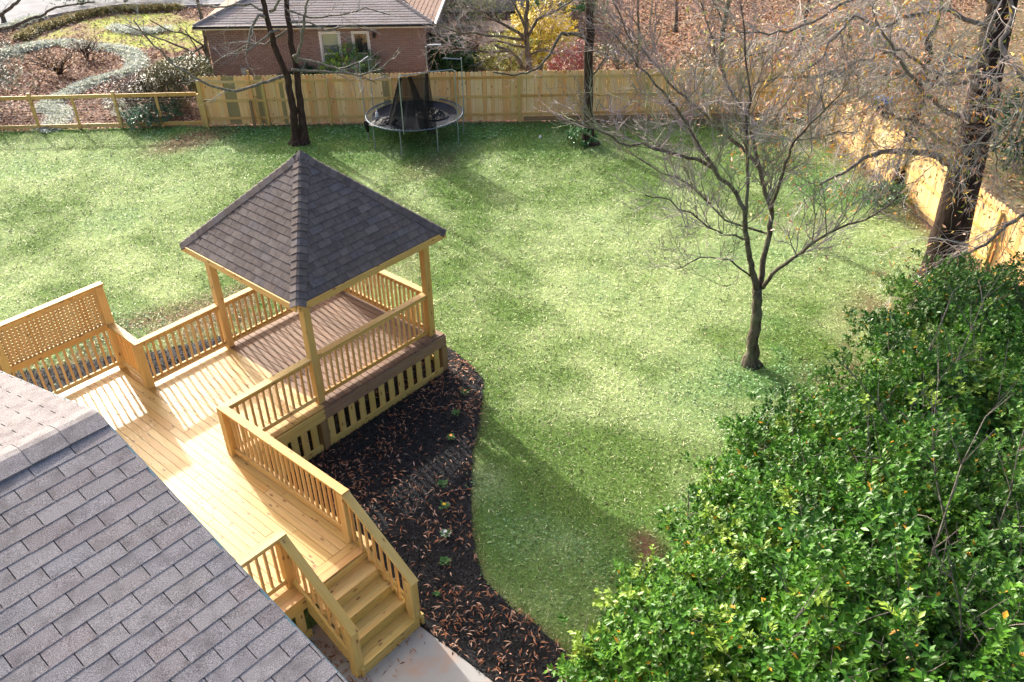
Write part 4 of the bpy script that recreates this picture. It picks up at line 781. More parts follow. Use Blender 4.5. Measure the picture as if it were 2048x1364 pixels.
# ================================================================ NEIGHBOUR'S BRICK HOUSE
HA = Vector((10.5, 19.45, Z)); HB = Vector((15.75, 13.05, Z)); al = (HB-HA).normalized(); HL = (HB-HA).length; bk = Vector((-al.y, al.x, 0)); bk = bk if bk.x > 0 else -bk
nh = thing('brick_house', 'brown brick house with hip roof behind the pine fence', 'house', tuple((HA+HB)/2))
EZ = 2.72; DEP = 9.
M['mortar'] = plain('mortar', (.34,.29,.26), .9); 
t = NT('bricks', .88, .2); o_ = t.obj(); M['brick'] = t.base(t.mix(t.noise(o_, 30., 3.), t.ramp(t.rnd(), [(0, (.19,.13,.105)), (.3, (.24,.175,.145)), (.6, (.17,.118,.096)), (.85, (.26,.195,.165)), (1, (.13,.09,.075))]), (.3,.2,.16)))
t = NT('brick_rows_colour', .88, .2); o_ = t.obj(); M['brick_rows'] = t.base(t.ramp(t.noise(t.mapped(o_, (4, 4, 13)), 1., 2.), [(.3, (.175,.11,.09)), (.5, (.22,.145,.115)), (.7, (.26,.18,.145))]))
wallm = MB(); Mh = Matrix(((al.x,bk.x,0,HA.x),(al.y,bk.y,0,HA.y),(0,0,1,HA.z),(0,0,0,1)))
WINS = [(4.33, 5.0, .95, 2.42, 'l'), (5.56, 6.1, .95, 2.42, 'd')]
def wb(lo, hi): wallm.box(lo, hi, Mh)
xs = [0]
for w0, w1, z0, z1, _k in WINS:
    wb((xs[-1], .012, 0), (w0, .2, EZ)); wb((w0, .012, 0), (w1, .2, z0)); wb((w0, .012, z1), (w1, .2, EZ)); xs.append(w1)
wb((xs[-1], .012, 0), (HL, .2, EZ)); wb((0, .2, 0), (.2, DEP, EZ)); wb((HL-.2, .2, 0), (HL, DEP, EZ)); wb((0, DEP, 0), (HL, DEP+.2, EZ))
wallo = wallm.build('wall', M['mortar'], nh)
bm_ = MB(); bm_.box((0, 0, 0), (.203, .014, .062)); bme = bm_.mesh('brick', M['brick']); rest = MB(); nb = 0; todo = []
for r in range(int(EZ/.0745)):
    s = -.1 if r % 2 else 0
    while s < HL-.02:
        a = max(s, 0); b = min(s+.203, HL); zc = r*.0745+.03; s += .2145
        if any(w0-.1 < (a+b)/2 < w1+.1 and z0-.03 < zc < z1+.02 for w0, w1, z0, z1, _k in WINS): continue
        todo.append((a, b, zc))
todo.sort(key=lambda q: (q[2] < 1.05, abs(q[0]-7.2)))
for a, b, zc in todo:
    if nb < 300 and b-a > .2:
        me_obj('brick', bme, wallo, Mh @ Matrix.Translation((a+.005, 0, zc))); nb += 1
    else: rest.box((a+.005, 0, zc), (b-.005, .013, zc+.062), Mh)
for r in range(int(EZ/.0745)):                               # return wall on the right
    for k in range(14): rest.box((HL-.001, .2+k*.2145, r*.0745+.03), (HL+.012, .4+k*.2145, r*.0745+.092), Mh)
rest.build('brick_rows', M['brick_rows'], wallo, 'stuff')
M['glass_l'] = plain('window_painted_reflection', (.16,.24,.24), .08, .8, 0, .5, 1.6); M['glass_d'] = plain('dark_window', (.03,.045,.05), .08, .8, 0, .3, 2.)  # teal reflection painted into the colour of the first pane
M['blind'] = plain('pale_blind', (.42,.47,.30), .6)
for w0, w1, z0, z1, kd in WINS:
    wn = MB()
    for lo, hi in (((w0-.07, -.03, z0-.06), (w0-.0, .05, z1+.1)), ((w1, -.03, z0-.06), (w1+.07, .05, z1+.1)), ((w0, -.03, z1), (w1, .05, z1+.1)), ((w0, -.03, z0-.06), (w1, .06, z0))): wn.box(lo, hi, Mh)
    fr = wn.build('window', M['white'], nh); mz_ = (z0+z1)/2
    s = MB(); s.box((w0, .0, mz_-.025), (w1, .045, mz_+.025), Mh); s.box((w0, .0, z0), (w0+.04, .04, z1), Mh); s.box((w1-.04, .0, z0), (w1, .04, z1), Mh); s.build('sash', M['white' if kd == 'l' else 'cream'], fr)
    for za, zb_ in ((z0, mz_-.025), (mz_+.025, z1)):
        g = MB(); g.box((w0+.04, .05, za), (w1-.04, .06, zb_), Mh); g.build('pane', M['glass_l' if kd == 'l' else 'glass_d'], fr)
    if kd == 'l': g = MB(); g.box((w0+.05, .043, z1-.42), (w1-.05, .049, z1-.02), Mh); g.build('blind', M['blind'], fr)
    else:
        g = MB()
        for k in range(5): g.box((w0+.09+k*.1, .03, z0+.02), (w0+.1+k*.1, .045, z1-.02), Mh)
        g.build('window_bars', M['black'], fr)
OVH = .38; RISE_ = .36; x0, x1 = -OVH+.1, HL+OVH; y0, y1 = -OVH, DEP+OVH; HW = (y1-y0)/2
def hp(x, y, z): return Mh @ Vector((x, y, z))
f = MB(); 
for lo, hi in (((x0, y0, EZ-.02), (x1, y0+.03, EZ+.12)), ((x0, y0+.03, EZ-.02), (x0+.03, y1, EZ+.12)), ((x1-.03, y0+.03, EZ-.02), (x1, y1, EZ+.12)), ((x0+.03, y0+.03, EZ-.015), (x1-.03, 0, EZ+.01))): f.box(lo, hi, Mh)
f.build('fascia', M['cream'], nh)
g = MB(); g.tube([hp(x0-.02, y0-.05, EZ+.1), hp(x1+.05, y0-.05, EZ+.1)], .055, 8); g.build('gutter', M['black'], nh)
g = MB(); g.box((x1, y0-.05, EZ+.03), (x1+.09, y1, EZ+.13), Mh); g.build('gutter', M['white'], nh)
rf = MB(); c4 = [hp(x0, y0, EZ+.12), hp(x1, y0, EZ+.12), hp(x1, y1, EZ+.12), hp(x0, y1, EZ+.12)]; rl, rr_ = hp(x0+HW, y0+HW, EZ+.12+HW*RISE_), hp(x1-HW, y0+HW, EZ+.12+HW*RISE_)
rf.poly([c4[0], c4[1], rr_, rl]); rf.poly([c4[1], c4[2], rr_]); rf.poly([c4[2], c4[3], rl, rr_]); rf.poly([c4[3], c4[0], rl]); rfo = rf.build('roof', M['under'], nh)
t = NT('far_shingles', .9, .15); o_ = t.obj(); M['shingle_f'] = t.base(t.mix(t.noise(o_, 40., 2.), t.ramp(t.noise(t.mapped(o_, (1, 1, 6)), 1.1, 4.), [(.3, (.21,.165,.15)), (.45, (.27,.24,.235)), (.6, (.33,.31,.315)), (.75, (.27,.215,.19))]), (.30,.25,.22)))
t = NT('far_shingles_warm', .9, .15); M['shingle_w'] = t.base(t.ramp(t.noise(t.obj(), 3., 4.), [(.3, (.30,.20,.15)), (.7, (.38,.26,.2))]))
up_ = Vector((0, 0, 1)); Ts = (bk*HW+up_*HW*RISE_).normalized(); sl_f = math.hypot(HW, HW*RISE_); wf_ = x1-x0; kk_ = sl_f/HW
lay_shingles(rfo, c4[0], al, Ts, range(0, int(sl_f/.16)), (0, wf_), [(-kk_, 1, 0), (kk_, 1, kk_*wf_), (0, 1, sl_f)], 'shingle_f', .3, .16, 0, 'shingle_rows', jit=.015, th=.014)
Ts = (-al*HW+up_*HW*RISE_).normalized(); wr_ = y1-y0
lay_shingles(rfo, c4[1], bk, Ts, range(0, int(sl_f/.16)), (0, wr_), [(-kk_, 1, 0), (kk_, 1, kk_*wr_), (0, 1, sl_f)], 'shingle_w', .3, .16, 0, 'warm_shingle_rows', jit=.015, th=.014)
Ts = (al*HW+up_*HW*RISE_).normalized()
lay_shingles(rfo, c4[3], -bk, Ts, range(0, int(sl_f/.16)), (0, wr_), [(-kk_, 1, 0), (kk_, 1, kk_*wr_), (0, 1, sl_f)], 'shingle_w', .3, .16, 0, 'warm_shingle_rows', jit=.015, th=.014)
hc = MB()
for a, b in ((c4[0], rl), (c4[1], rr_)):
    n_ = 34
    for i in range(n_): p = a.lerp(b, i/n_); q = a.lerp(b, (i+1.1)/n_); hc.tube([p+up_*.035, q+up_*.02], .07, 5)
hc.build('hip_shingles', M['shingle_f'], rfo, 'stuff')
g = MB(); p = hp(6.37, -.12, 2.4); g.tube([hp(6.37, 0, 2.42), p], .03, 6); g.tube([p+up_*.09, p+up_*.02, p-up_*.1], [.03, .075, .06], 8); g.build('wall_lamp', M['black'], nh)
g = MB(); g.box((1.08, -.1, .98), (1.32, 0, 1.22), Mh); g.box((1.14, -.16, .86), (1.26, -.06, 1.05), Mh); g.build('meter_box', M['galv'], nh)
# far outbuilding with grey cladding at the top of the picture
sx, sy = SPOT['shed']; fs = thing('cladding_house', 'far wall of pale horizontal siding at the top edge', 'house', (sx+1, sy+1, Z)); S0 = Vector((sx-2.6, sy+2.2, Z)); sd = Vector((.66, -.75, 0)).normalized(); sn = Vector((.75, .66, 0))
M['siding_grey'] = plain('grey_siding', (.40,.37,.36), .7); Ms = Matrix(((sd.x,sn.x,0,S0.x),(sd.y,sn.y,0,S0.y),(0,0,1,Z),(0,0,0,1)))
g = MB(); g.box((0, .03, 0), (6.2, 4, 2.6), Ms); g.build('wall', M['mortar'], fs)
for k in range(14):
    me = _cache.get('sd')
    if me is None: q = MB(); q.box((0, -.012, 0), (6.2, .012, .19)); me = _cache['sd'] = q.mesh('siding_board', M['siding_grey'])
    me_obj('siding_board', me, fs, Ms @ Matrix.Translation((0, 0, .02+k*.183)) @ Matrix.Rotation(.06, 4, 'X'))
g = MB(); g.box((-.3, -.4, 2.6), (6.5, 4.4, 2.75), Ms); g.build('roof', M['shingle_f'], fs)
# timber garden steps and a low platform in the neighbour's garden
px_, py_ = SPOT['pergola']; gp = thing('platform', 'low timber platform with a pale edge beam behind the bare tree', 'platform', (px_, py_, Z)); P0 = Vector((px_-2.2, py_+1.9, Z)); pd = Vector((.66, -.75, 0)).normalized(); pn = Vector((.75, .66, 0))
board('edge_beam', gp, tuple(P0+up_*.75), tuple(P0+pd*5.2+up_*.75), .05, .12, 'oldpost')
for k in range(4): p = P0+pd*(.2+k*1.6); board('post', gp, tuple(p), tuple(p+up_*.7), .09, .09, 'oldpost')
for k in range(9): board('floor_board', gp, tuple(P0+pn*(.12+k*.2)+up_*.83), tuple(P0+pn*(.12+k*.2)+pd*5.2+up_*.83), .18, .03, 'old')
gx, gy = SPOT['gmag']; gs = thing('garden_steps', 'row of weathered timber sleeper steps climbing beside the green bush', 'steps', (gx, gy, Z)); Q0 = Vector((gx-3.4, gy-1.6, Z))
for k in range(12):
    p = Q0+pn*(k*.42)+up_*(k*.07+.05); board('sleeper', gs, tuple(p), tuple(p+pd*1.5), .12, .12, 'oldpost')
# ================================================================ TRAMPOLINE
M['rim'] = plain('dull_steel_rim', (.10,.13,.16), .6, .4, .3); TC = Vector((12.38, 10.3, Z)); TR = 1.66; TH = .85
tp = thing('trampoline', 'round black trampoline with steel poles and a torn safety net', 'trampoline', tuple(TC))
def tpt(deg, r=TR, z=TH): return TC+Vector((math.cos(math.radians(deg))*r, math.sin(math.radians(deg))*r, z))
g = MB(); ring = [tpt(a) for a in range(0, 365, 5)]; g.tube(ring, .026, 8, cap=False); g.build('frame_ring', M['rim'], tp, smooth=True)
for a in (136, 169, 209, 252, 286, 318, 350, 25, 60, 98): g = MB(); g.tube([tpt(a, TR, TH-.02), tpt(a, TR, .02)], .021, 6); g.build('leg', M['galv'], tp)
g = MB(); n_ = 72
t = NT('jumping_mat', .95, .05); M['mat'] = t.base(t.ramp(t.noise(t.obj(), 1.6, 4.), [(.3, (.014,.015,.018)), (.7, (.04,.044,.055))]))
c_ = TC+up_*(TH-.03); outer = [tpt(a*5, TR-.2, TH-.02) for a in range(72)]; mid = [tpt(a*5, (TR-.2)*.5, TH-.05) for a in range(72)]
for i in range(72): j = (i+1) % 72; g.poly([outer[i], outer[j], mid[j], mid[i]]); g.poly([mid[i], mid[j], c_-up_*.03])
g.build('jumping_mat', M['mat'], tp, smooth=True)
g = MB()
for i in range(80): a = i*4.5; g.tube([tpt(a, TR-.02, TH), tpt(a, TR-.2, TH-.02)], .009, 4)
g.build('springs', M['galv'], tp, 'stuff')
PT = 2.62
def pole(a, z=PT, r=TR+.04): g = MB(); g.tube([tpt(a, r, TH-.1), tpt(a, r, z)], .019, 6); g.build('pole', M['galv'], tp); return tpt(a, r, z)
q1, q2, q3, q4, q5, q6 = pole(131), pole(104, 2.6), pole(214, 2.62), pole(284, 2.52), pole(28, 2.66), pole(318, 2.66)
def bar(pts): g = MB(); g.tube(pts, .019, 6); g.build('top_bar', M['galv'], tp)
bar([q1, q2]); bar([q3-up_*.06, q3.lerp(q4, .03)+up_*.04, q3.lerp(q4, .5)+up_*.07, q3.lerp(q4, .96)+up_*.05, q4-up_*.05])
bar([q5-up_*.06, q5+Vector((.05, -.07, .04)), q5+Vector((.22, -.55, .1))]); bar([q6-up_*.05, q6+Vector((-.32, .55, -.04))])
t = NT('safety_net', .8, .2); t.base((.018, .018, .02)); tr = t.n('ShaderNodeBsdfTransparent'); mx = t.n('ShaderNodeMixShader'); mx.inputs[0].default_value = .2
t.l(t.b.outputs[0], mx.inputs[1]); t.l(tr.outputs[0], mx.inputs[2]); t.l(mx.outputs[0], t.t.nodes['Material Output'].inputs[0]); M['net'] = t.m
def drape(top, bot, nu, nv, fold, gather=1.):
    g = MB(); P = []
    for j in range(nv+1):
        v = j/nv; row = []
        for i in range(nu+1):
            u = i/nu; a = top[0].lerp(top[1], u); b = bot[0].lerp(bot[1], u); p = a.lerp(b, v)
            off = fold*math.sin(u*19+v*3)*(.25+v)+fold*.5*math.sin(u*41)
            row.append(p+Vector((off*.77, off*.64, -.12*math.sin(math.pi*u)*(1-v)*.3)))
        P.append(row)
    for j in range(nv):
        for i in range(nu): g.poly([P[j][i], P[j][i+1], P[j+1][i+1], P[j+1][i]])
    return g
b0 = q3.lerp(q4, .52)+up_*.06
drape((q3, b0), (tpt(183, TR-.32, TH), tpt(243, TR+.02, TH-.1)), 34, 14, .07).build('net', M['net'], tp, smooth=True)
drape((q3, q3.lerp(b0, .12)), (tpt(160, TR-.7, TH+.02), tpt(190, TR-.4, TH+.02)), 14, 10, .05).build('net', M['net'], tp, smooth=True)
drape((q3.lerp(b0, .3), q3.lerp(b0, .42)), (tpt(232, TR-.25, TH+.02), tpt(250, TR+.06, TH-.22)), 10, 12, .06).build('net', M['net'], tp, smooth=True)
drape((b0.lerp(q3, .1), b0), (tpt(240, TR-.5, TH+.02), tpt(253, TR-.02, TH-.1)), 10, 12, .05).build('net', M['net'], tp, smooth=True)
t = NT('black_sheet', .6, .2); t.base((.012, .013, .015)); M['sheet'] = t.m
def heap(name, c, rx, ry, h, n=20, seed=1):
    g = MB(); P = []
    for j in range(n+1):
        row = []
        for i in range(n+1):
            u, v = (i/n-.5)*2, (j/n-.5)*2; rr = min(1, math.hypot(u, v)); nz = mnoise.noise(Vector((u*3.1, v*3.1, seed)))*.9+mnoise.noise(Vector((u*7, v*7, seed+5)))*.5
            row.append(c+Vector((u*rx, v*ry, max(0, (1-rr**2))*h*(.7+nz)+.015+.02*abs(nz))))
        P.append(row)
    for j in range(n):
        for i in range(n):
            if math.hypot((i+.5)/n-.5, (j+.5)/n-.5) < .5: g.poly([P[j][i], P[j][i+1], P[j+1][i+1], P[j+1][i]])
    g.build(name, M['sheet'], tp, smooth=False)
heap('pad_heap', tpt(300, .62, TH-.02), .5, .62, .2, 22, 3); heap('pad_flap', tpt(165, 1.2, TH-.02), .55, .3, .1, 14, 8)
g = MB(); g.tube([tpt(152, TR, TH), tpt(152, TR+.03, TH-.2), tpt(150, TR+.01, TH-.42)], [.12, .1, .04], 7, rough=.5); g.build('pad_flap', M['sheet'], tp)
g = MB(); g.tube([Vector((0, 0, 0)), Vector((0, 0, .14)), Vector((0, 0, .19)), Vector((0, 0, .25))], [.05, .05, .02, .018], 8); b_ = tpt(140, 1.28, TH-.02)
tag(g.build('bottle', M['white'], None, M=Matrix.Translation(b_)), 'small white plastic bottle standing on the trampoline mat', 'bottle')
# ================================================================ PLANTS
def leaf_mesh(name, P, D, Nn, ln, wd, tint, mat='leaf'):
    """folded leaves: base, tip and two raised sides"""
    D = D/np.linalg.norm(D, axis=1, keepdims=True); S = np.cross(D, Nn); S /= np.linalg.norm(S, axis=1, keepdims=True)+1e-9; Nn = np.cross(S, D)
    mid = P+D*(ln*.5)[:, None]; a = mid+S*(wd*.5)[:, None]+Nn*(wd*.18)[:, None]; b = mid-S*(wd*.5)[:, None]+Nn*(wd*.18)[:, None]
    V = np.stack([P, a, P+D*ln[:, None], b], 1)
    return np_mesh(name, V, 4, M[mat], tint, [(0, 1, 2), (0, 2, 3)])
def n3(P, s, seed):
    return (vnoise(P[:, 0]+P[:, 2]*.7, P[:, 1]+P[:, 2]*.4, s, seed)+vnoise(P[:, 2]+5, P[:, 0]-P[:, 1]*.6, s, seed+3))*.5
def bush(name, label, cat, c, r, n, leaf=(.085, .036), pal=((.02,.075,.015), (.045,.14,.025), (.10,.24,.04)), young=0., orange=0., seed=1, group=None, up=.6, per=7, stems=6, inner=.35, lump=.35, flat=.0, stemmat='bark_grey', upper=-.35):
    """shrub: leaf sprigs around a lumpy crown plus its stems; c ground point, r = (rx, ry, height)"""
    R_ = np.random.default_rng(seed); ns = max(4, n//per); d = R_.normal(size=(ns*2, 3)); d /= np.linalg.norm(d, axis=1, keepdims=True); d = d[d[:, 2] > upper][:ns]; ns = len(d)
    rr = 1-inner*R_.uniform(0, 1, ns)**1.6; lum = 1+lump*(n3(d*2+seed*3.3, .55, seed)-.5)*2
    cz = r[2]*.45; ax = np.array([r[0], r[1], r[2]*.55]); P = d*ax*(rr*lum)[:, None]+np.array([0, 0, cz]); P[:, 2] = np.maximum(P[:, 2], .05)
    tw = d+np.array([0, 0, up])+R_.normal(size=(ns, 3))*.35; tw /= np.linalg.norm(tw, axis=1, keepdims=True)
    k = np.repeat(np.arange(ns), per); m = len(k); j = np.tile(np.arange(per), ns)/per
    T = tw[k]; e = R_.normal(size=(m, 3)); e -= T*(e*T).sum(1, keepdims=True); e /= np.linalg.norm(e, axis=1, keepdims=True)+1e-9
    ln = leaf[0]*R_.uniform(.65, 1.25, m); wd = leaf[1]*R_.uniform(.75, 1.2, m)
    base = P[k]+T*(j*leaf[0]*1.5)[:, None]; D = T*R_.uniform(.25, .9, (m, 1))+e*.9; Nn = T*.6+np.array([0, 0, .7])+R_.normal(size=(m, 3))*.25
    a, b, cc = (np.array(v) for v in pal); q = np.clip(.55*(n3(P, .5, seed+9)[k]*1.6-.3)+.45*R_.uniform(0, 1, m), 0, 1)[:, None]; col = np.where(q < .5, a+(b-a)*q*2, b+(cc-b)*(q*2-1))
    if young:
        yz = (n3(P, .62, seed+20) > 1-young)[k] & (rr[k] > .86); col[yz] = np.array([.24, .38, .04])*R_.uniform(.7, 1.25, (yz.sum(), 1))
    if orange:
        oz = R_.uniform(0, 1, m) < orange; col[oz] = np.array([.72, .36, .03])*R_.uniform(.7, 1.2, (oz.sum(), 1))
    root = thing(name, label, cat, (c[0], c[1], Z), group)
    Mx = Matrix.Translation((c[0], c[1], Z))
    me_obj('foliage', leaf_mesh('foliage', base, D, Nn, ln, wd, col), root, Mx, 'stuff')
    mb = MB(); rs = random.Random(seed)
    for i in range(stems):
        an = rs.uniform(0, 6.283); rad = rs.uniform(.35, .9); tx, ty, tz = math.cos(an)*r[0]*rad, math.sin(an)*r[1]*rad, r[2]*rs.uniform(.6, 1.0)
        pts = [(rs.uniform(-.08, .08), rs.uniform(-.08, .08), 0)]
        for q_ in range(1, 5): f_ = q_/4; pts.append((tx*f_**1.3+rs.uniform(-.05, .05), ty*f_**1.3+rs.uniform(-.05, .05), tz*f_**.85))
        mb.tube(pts, [.028, .022, .016, .01, .006], 5)
        for q_ in range(5):
            s0 = Vector(pts[rs.choice((2, 3, 4))]); e0_ = s0+Vector((rs.uniform(-.4, .4)*r[0], rs.uniform(-.4, .4)*r[1], rs.uniform(0, .3)*r[2])); mb.tube([s0, (s0+e0_)/2+Vector((0, 0, .03)), e0_], [.008, .006, .004], 4)
    if stems: mb.build('stems', M[stemmat], root, None, M=Mx)
    return root
HG = 'glossy evergreen shrubs filling the lower right'
hedge_l = ['dark green glossy shrub at the foot of the big oak trunk', 'dark shrub in front of the right hand fence end at the edge', 'broad leafy shrub at the right edge below the fence', 'shrub with pale young tips just below the oak trunk', 'shrub bulging toward the lawn below the multi stemmed tree', 'small shrub nearest the shadow of the multi stemmed tree', 'low shrub on the lawn edge below the bare tree', 'tall glossy shrub in the upper middle of the thicket', 'wide glossy shrub in the centre of the thicket', 'low shrub pushing out over the lawn left of the thicket', 'tall dark shrub at the right edge of the thicket', 'small low shrub beside the bare red soil patch', 'wide shrub below the red soil patch', 'tall shrub with a dark gap behind it', 'large leaved shrub with bare grey stems at the right', 'smallest shrub next to the tip of the mulch bed', 'pale flecked shrub at the bottom edge beside the mulch', 'shrub at the bottom edge middle of the thicket', 'shrub filling the bottom right corner']
for i, (sx, sy, sh, sr) in enumerate(SHRUBS):
    hh = sh+sr*.55; yg = .4 if i in (3, 4, 9, 11, 15, 16) else .3; dark = i in (0, 1, 10, 14)
    pal = ((.013,.055,.006), (.05,.155,.014), (.15,.31,.028)) if dark else ((.014,.06,.005), (.055,.185,.012), (.155,.335,.025))
    big = 1.2 if i in (14, 18, 13, 17) else 1.
    bush('shrub', hedge_l[i], 'shrub', (sx, sy), (sr*.99, sr*.99, hh), int(10500*sr*sr*.9+3000), (.092*big, .044*big), pal, yg if not dark else .12, .009, 100+i, HG, .7, 9, 9, .5, .85)
# bare grey stems standing up out of the shrubs
def stem_shrub(label, c, h, seed, n=6):
    root = thing('bare_shrub', label, 'shrub', (c[0], c[1], Z)); rs = random.Random(seed); mb = MB()
    for i in range(n):
        an = rs.uniform(0, 6.28); p = Vector((c[0], c[1], Z)); pts = [p]; d = Vector((math.cos(an)*.35, math.sin(an)*.35, 1)).normalized()
        for k in range(8):
            p = p+d*h/8; d = (d+Vector((rs.uniform(-.2, .2), rs.uniform(-.2, .2), 0))).normalized(); pts.append(p)
            if k > 3:
                for z_ in range(2):
                    e = (d+Vector((rs.uniform(-1, 1), rs.uniform(-1, 1), rs.uniform(-.1, .6)))).normalized(); L_ = rs.uniform(.25, .6); mb.tube([p, p+e*L_*.5+Vector((0, 0, .02)), p+e*L_+Vector((rs.uniform(-.06, .06), 0, .05))], [.008, .006, .003], 4)
        mb.tube(pts, [.022*(1-.09*k) for k in range(9)], 5)
    mb.build('stems', M['bark_grey'], root); return root
stem_shrub('bare grey twiggy shrub rising among the leaves at the bottom right', (1.25, -11.15), 4.9, 5, 7)
stem_shrub('thin leafless stems poking out of the lower thicket', (-.15, -9.7), 3.4, 9, 4)
stem_shrub('leafless stems in front of the dark shrub at the right edge', (4.6, -9.4), 4.2, 14, 4)
B = bush
sp = SPOT
B('evergreen_bush', 'dense dark green bush between the brick house and the trampoline pole', 'bush', sp['evergreen'], (1.0, 1.0, 2.1), 6500, (.15, .05), ((.01,.04,.01), (.025,.085,.015), (.07,.17,.03)), .12, 0, 201, None, .4)
B('window_bush', 'variegated glossy bush under the two house windows', 'bush', (13.55, 15.05), (1.25, 1.1, 1.85), 6500, (.12, .05), ((.03,.09,.03), (.12,.24,.08), (.40,.48,.36)), .3, 0, 202, None, .4)
B('window_bush', 'darker low bush left of the variegated one under the window', 'bush', (12.45, 16.5), (.9, .8, 1.2), 3000, (.12, .05), ((.012,.05,.02), (.025,.09,.035), (.07,.17,.08)), 0, 0, 203)
B('yellow_bush', 'bright yellow leaved bush behind the back fence', 'bush', (20.5, 11.3), (1.5, 1.4, 2.75), 6500, (.13, .06), ((.45,.33,.03), (.72,.55,.05), (.82,.68,.12)), 0, 0, 204, None, .3, 6, 9, .6, .5)
B('yellow_bush', 'greenish yellow bush nearer the bare tree trunk', 'bush', (18.7, 11.6), (1.3, 1.1, 2.0), 4200, (.12, .055), ((.22,.26,.04), (.42,.42,.08), (.6,.55,.2)), .3, 0, 205, None, .3, 6, 6, .6, .5)
B('red_bush', 'small red leaved bush peeping over the fence top', 'bush', (19.3, 8.9), (.85, .8, 1.95), 2600, (.11, .05), ((.22,.05,.05), (.42,.12,.12), (.5,.25,.18)), 0, .03, 206, None, .3, 6, 5, .6, .5)
B('green_bush', 'glossy green bush beside the timber steps', 'bush', sp['gmag'], (1.7, 1.6, 3.0), 4800, (.17, .08), ((.02,.08,.02), (.05,.17,.04), (.16,.34,.13)), .25, 0, 207, None, .3)
B('green_bush', 'low dark green cover beside the yellow bush', 'bush', (17.4, 13.4), (1.5, 1.2, 1.3), 3600, (.13, .055), ((.01,.045,.02), (.02,.075,.035), (.05,.13,.06)), 0, 0, 208)
B('scrub', 'olive scrub with pale leaves behind the platform', 'bush', (22.2, 18.4), (3.0, 2.2, 2.7), 6500, (.15, .06), ((.10,.12,.04), (.24,.27,.12), (.5,.5,.26)), .25, .01, 209, None, .3, 6, 12, .6, .5)
B('scrub', 'grey olive scrub to the right of the yellow bush', 'bush', (23.0, 9.2), (1.5, 1.3, 1.1), 2000, (.12, .05), ((.05,.08,.03), (.12,.14,.07), (.3,.22,.12)), 0, .08, 210, None, .3, 5, 8, .6, .5)
B('scrub', 'low tangled scrub just beyond the fence corner', 'bush', (24.6, 4.6), (2.4, 2.0, 1.5), 2600, (.12, .05), ((.06,.08,.03), (.16,.16,.06), (.3,.24,.12)), 0, .06, 211, None, .3, 5, 12, .7, .5)
B('evergreen_bush', 'dark evergreen bush beyond the right fence at the edge', 'bush', sp['greenr'], (1.9, 1.7, 2.1), 5200, (.16, .06), ((.008,.03,.01), (.018,.06,.016), (.05,.13,.03)), 0, 0, 212, None, .3)
B('olive_shrub', 'olive and purple grey shrub right behind the wire fence', 'shrub', (8.75, 19.6), (1.5, 1.25, 1.75), 12000, (.1, .042), ((.035,.03,.02), (.09,.085,.03), (.22,.21,.05)), 0, 0, 213, None, .3, 6, 8, .5, .4, 0, 'bark_dark')
B('olive_shrub', 'green shrub at the corner of the brick house beside the sapling', 'shrub', (10.3, 21.0), (1.1, 1.0, 1.3), 4200, (.12, .05), ((.012,.05,.02), (.03,.10,.04), (.2,.3,.2)), 0, 0, 214)
B('olive_shrub', 'purplish twiggy shrub left of the olive one behind the fence', 'shrub', (7.6, 20.7), (.9, .85, 1.3), 4500, (.08, .03), ((.08,.055,.05), (.15,.10,.09), (.24,.17,.14)), 0, 0, 215, None, .5, 6, 20, .5, .4)
B('low_shrub', 'dark green low shrub seen through the wire mesh', 'shrub', (7.35, 18.85), (1.0, .6, .65), 2600, (.11, .04), ((.02,.08,.04), (.05,.15,.07), (.14,.30,.17)), 0, 0, 216)
B('left_shrub', 'grey green feathery shrub cut by the left edge', 'shrub', (4.3, 25.1), (1.5, 1.3, 2.2), 4800, (.09, .02), ((.05,.09,.06), (.11,.16,.11), (.28,.33,.26)), 0, 0, 217, None, .7, 7, 16, .7, .5)
B('left_shrub', 'smaller grey shrub beside the garden border at far left', 'shrub', (6.9, 30.6), (.8, .8, 1.1), 2000, (.09, .025), ((.07,.11,.08), (.14,.2,.15), (.3,.36,.3)), 0, 0, 218)
B('brown_shrub', 'dry brown twiggy shrub inside the curved border', 'shrub', sp['tw1'], (.8, .8, .9), 1300, (.07, .02), ((.12,.06,.04), (.22,.12,.08), (.3,.18,.1)), 0, .05, 219, None, .8, 5, 26, .6, .4, 0, 'bark_dark')
B('brown_shrub', 'wide thin rusty shrub near the left end of the border', 'shrub', sp['tw2'], (1.4, 1.2, 1.0), 1700, (.07, .02), ((.2,.1,.06), (.34,.18,.1), (.42,.26,.12)), 0, .1, 220, None, .8, 5, 26, .7, .4, 0, 'bark_dark')
for i, (nm, lb, dx) in enumerate((('top1', 'feathery green bush by the road at the top left', 0), ('top2', 'pale leaved bush at the top edge above the front lawn', 0), ('top3', 'dark green bush at the top edge beside the road', .8))):
    B('roadside_bush', lb, 'bush', (sp[nm][0]+dx+.5, sp[nm][1]+.8), (1.6, 1.5, 1.5), 3200, (.13, .045), (((.03,.07,.03), (.07,.13,.06), (.2,.26,.15)), ((.04,.1,.04), (.1,.2,.1), (.42,.46,.38)), ((.01,.04,.02), (.03,.09,.05), (.12,.2,.13)))[i], 0, 0, 221+i, None, .4)
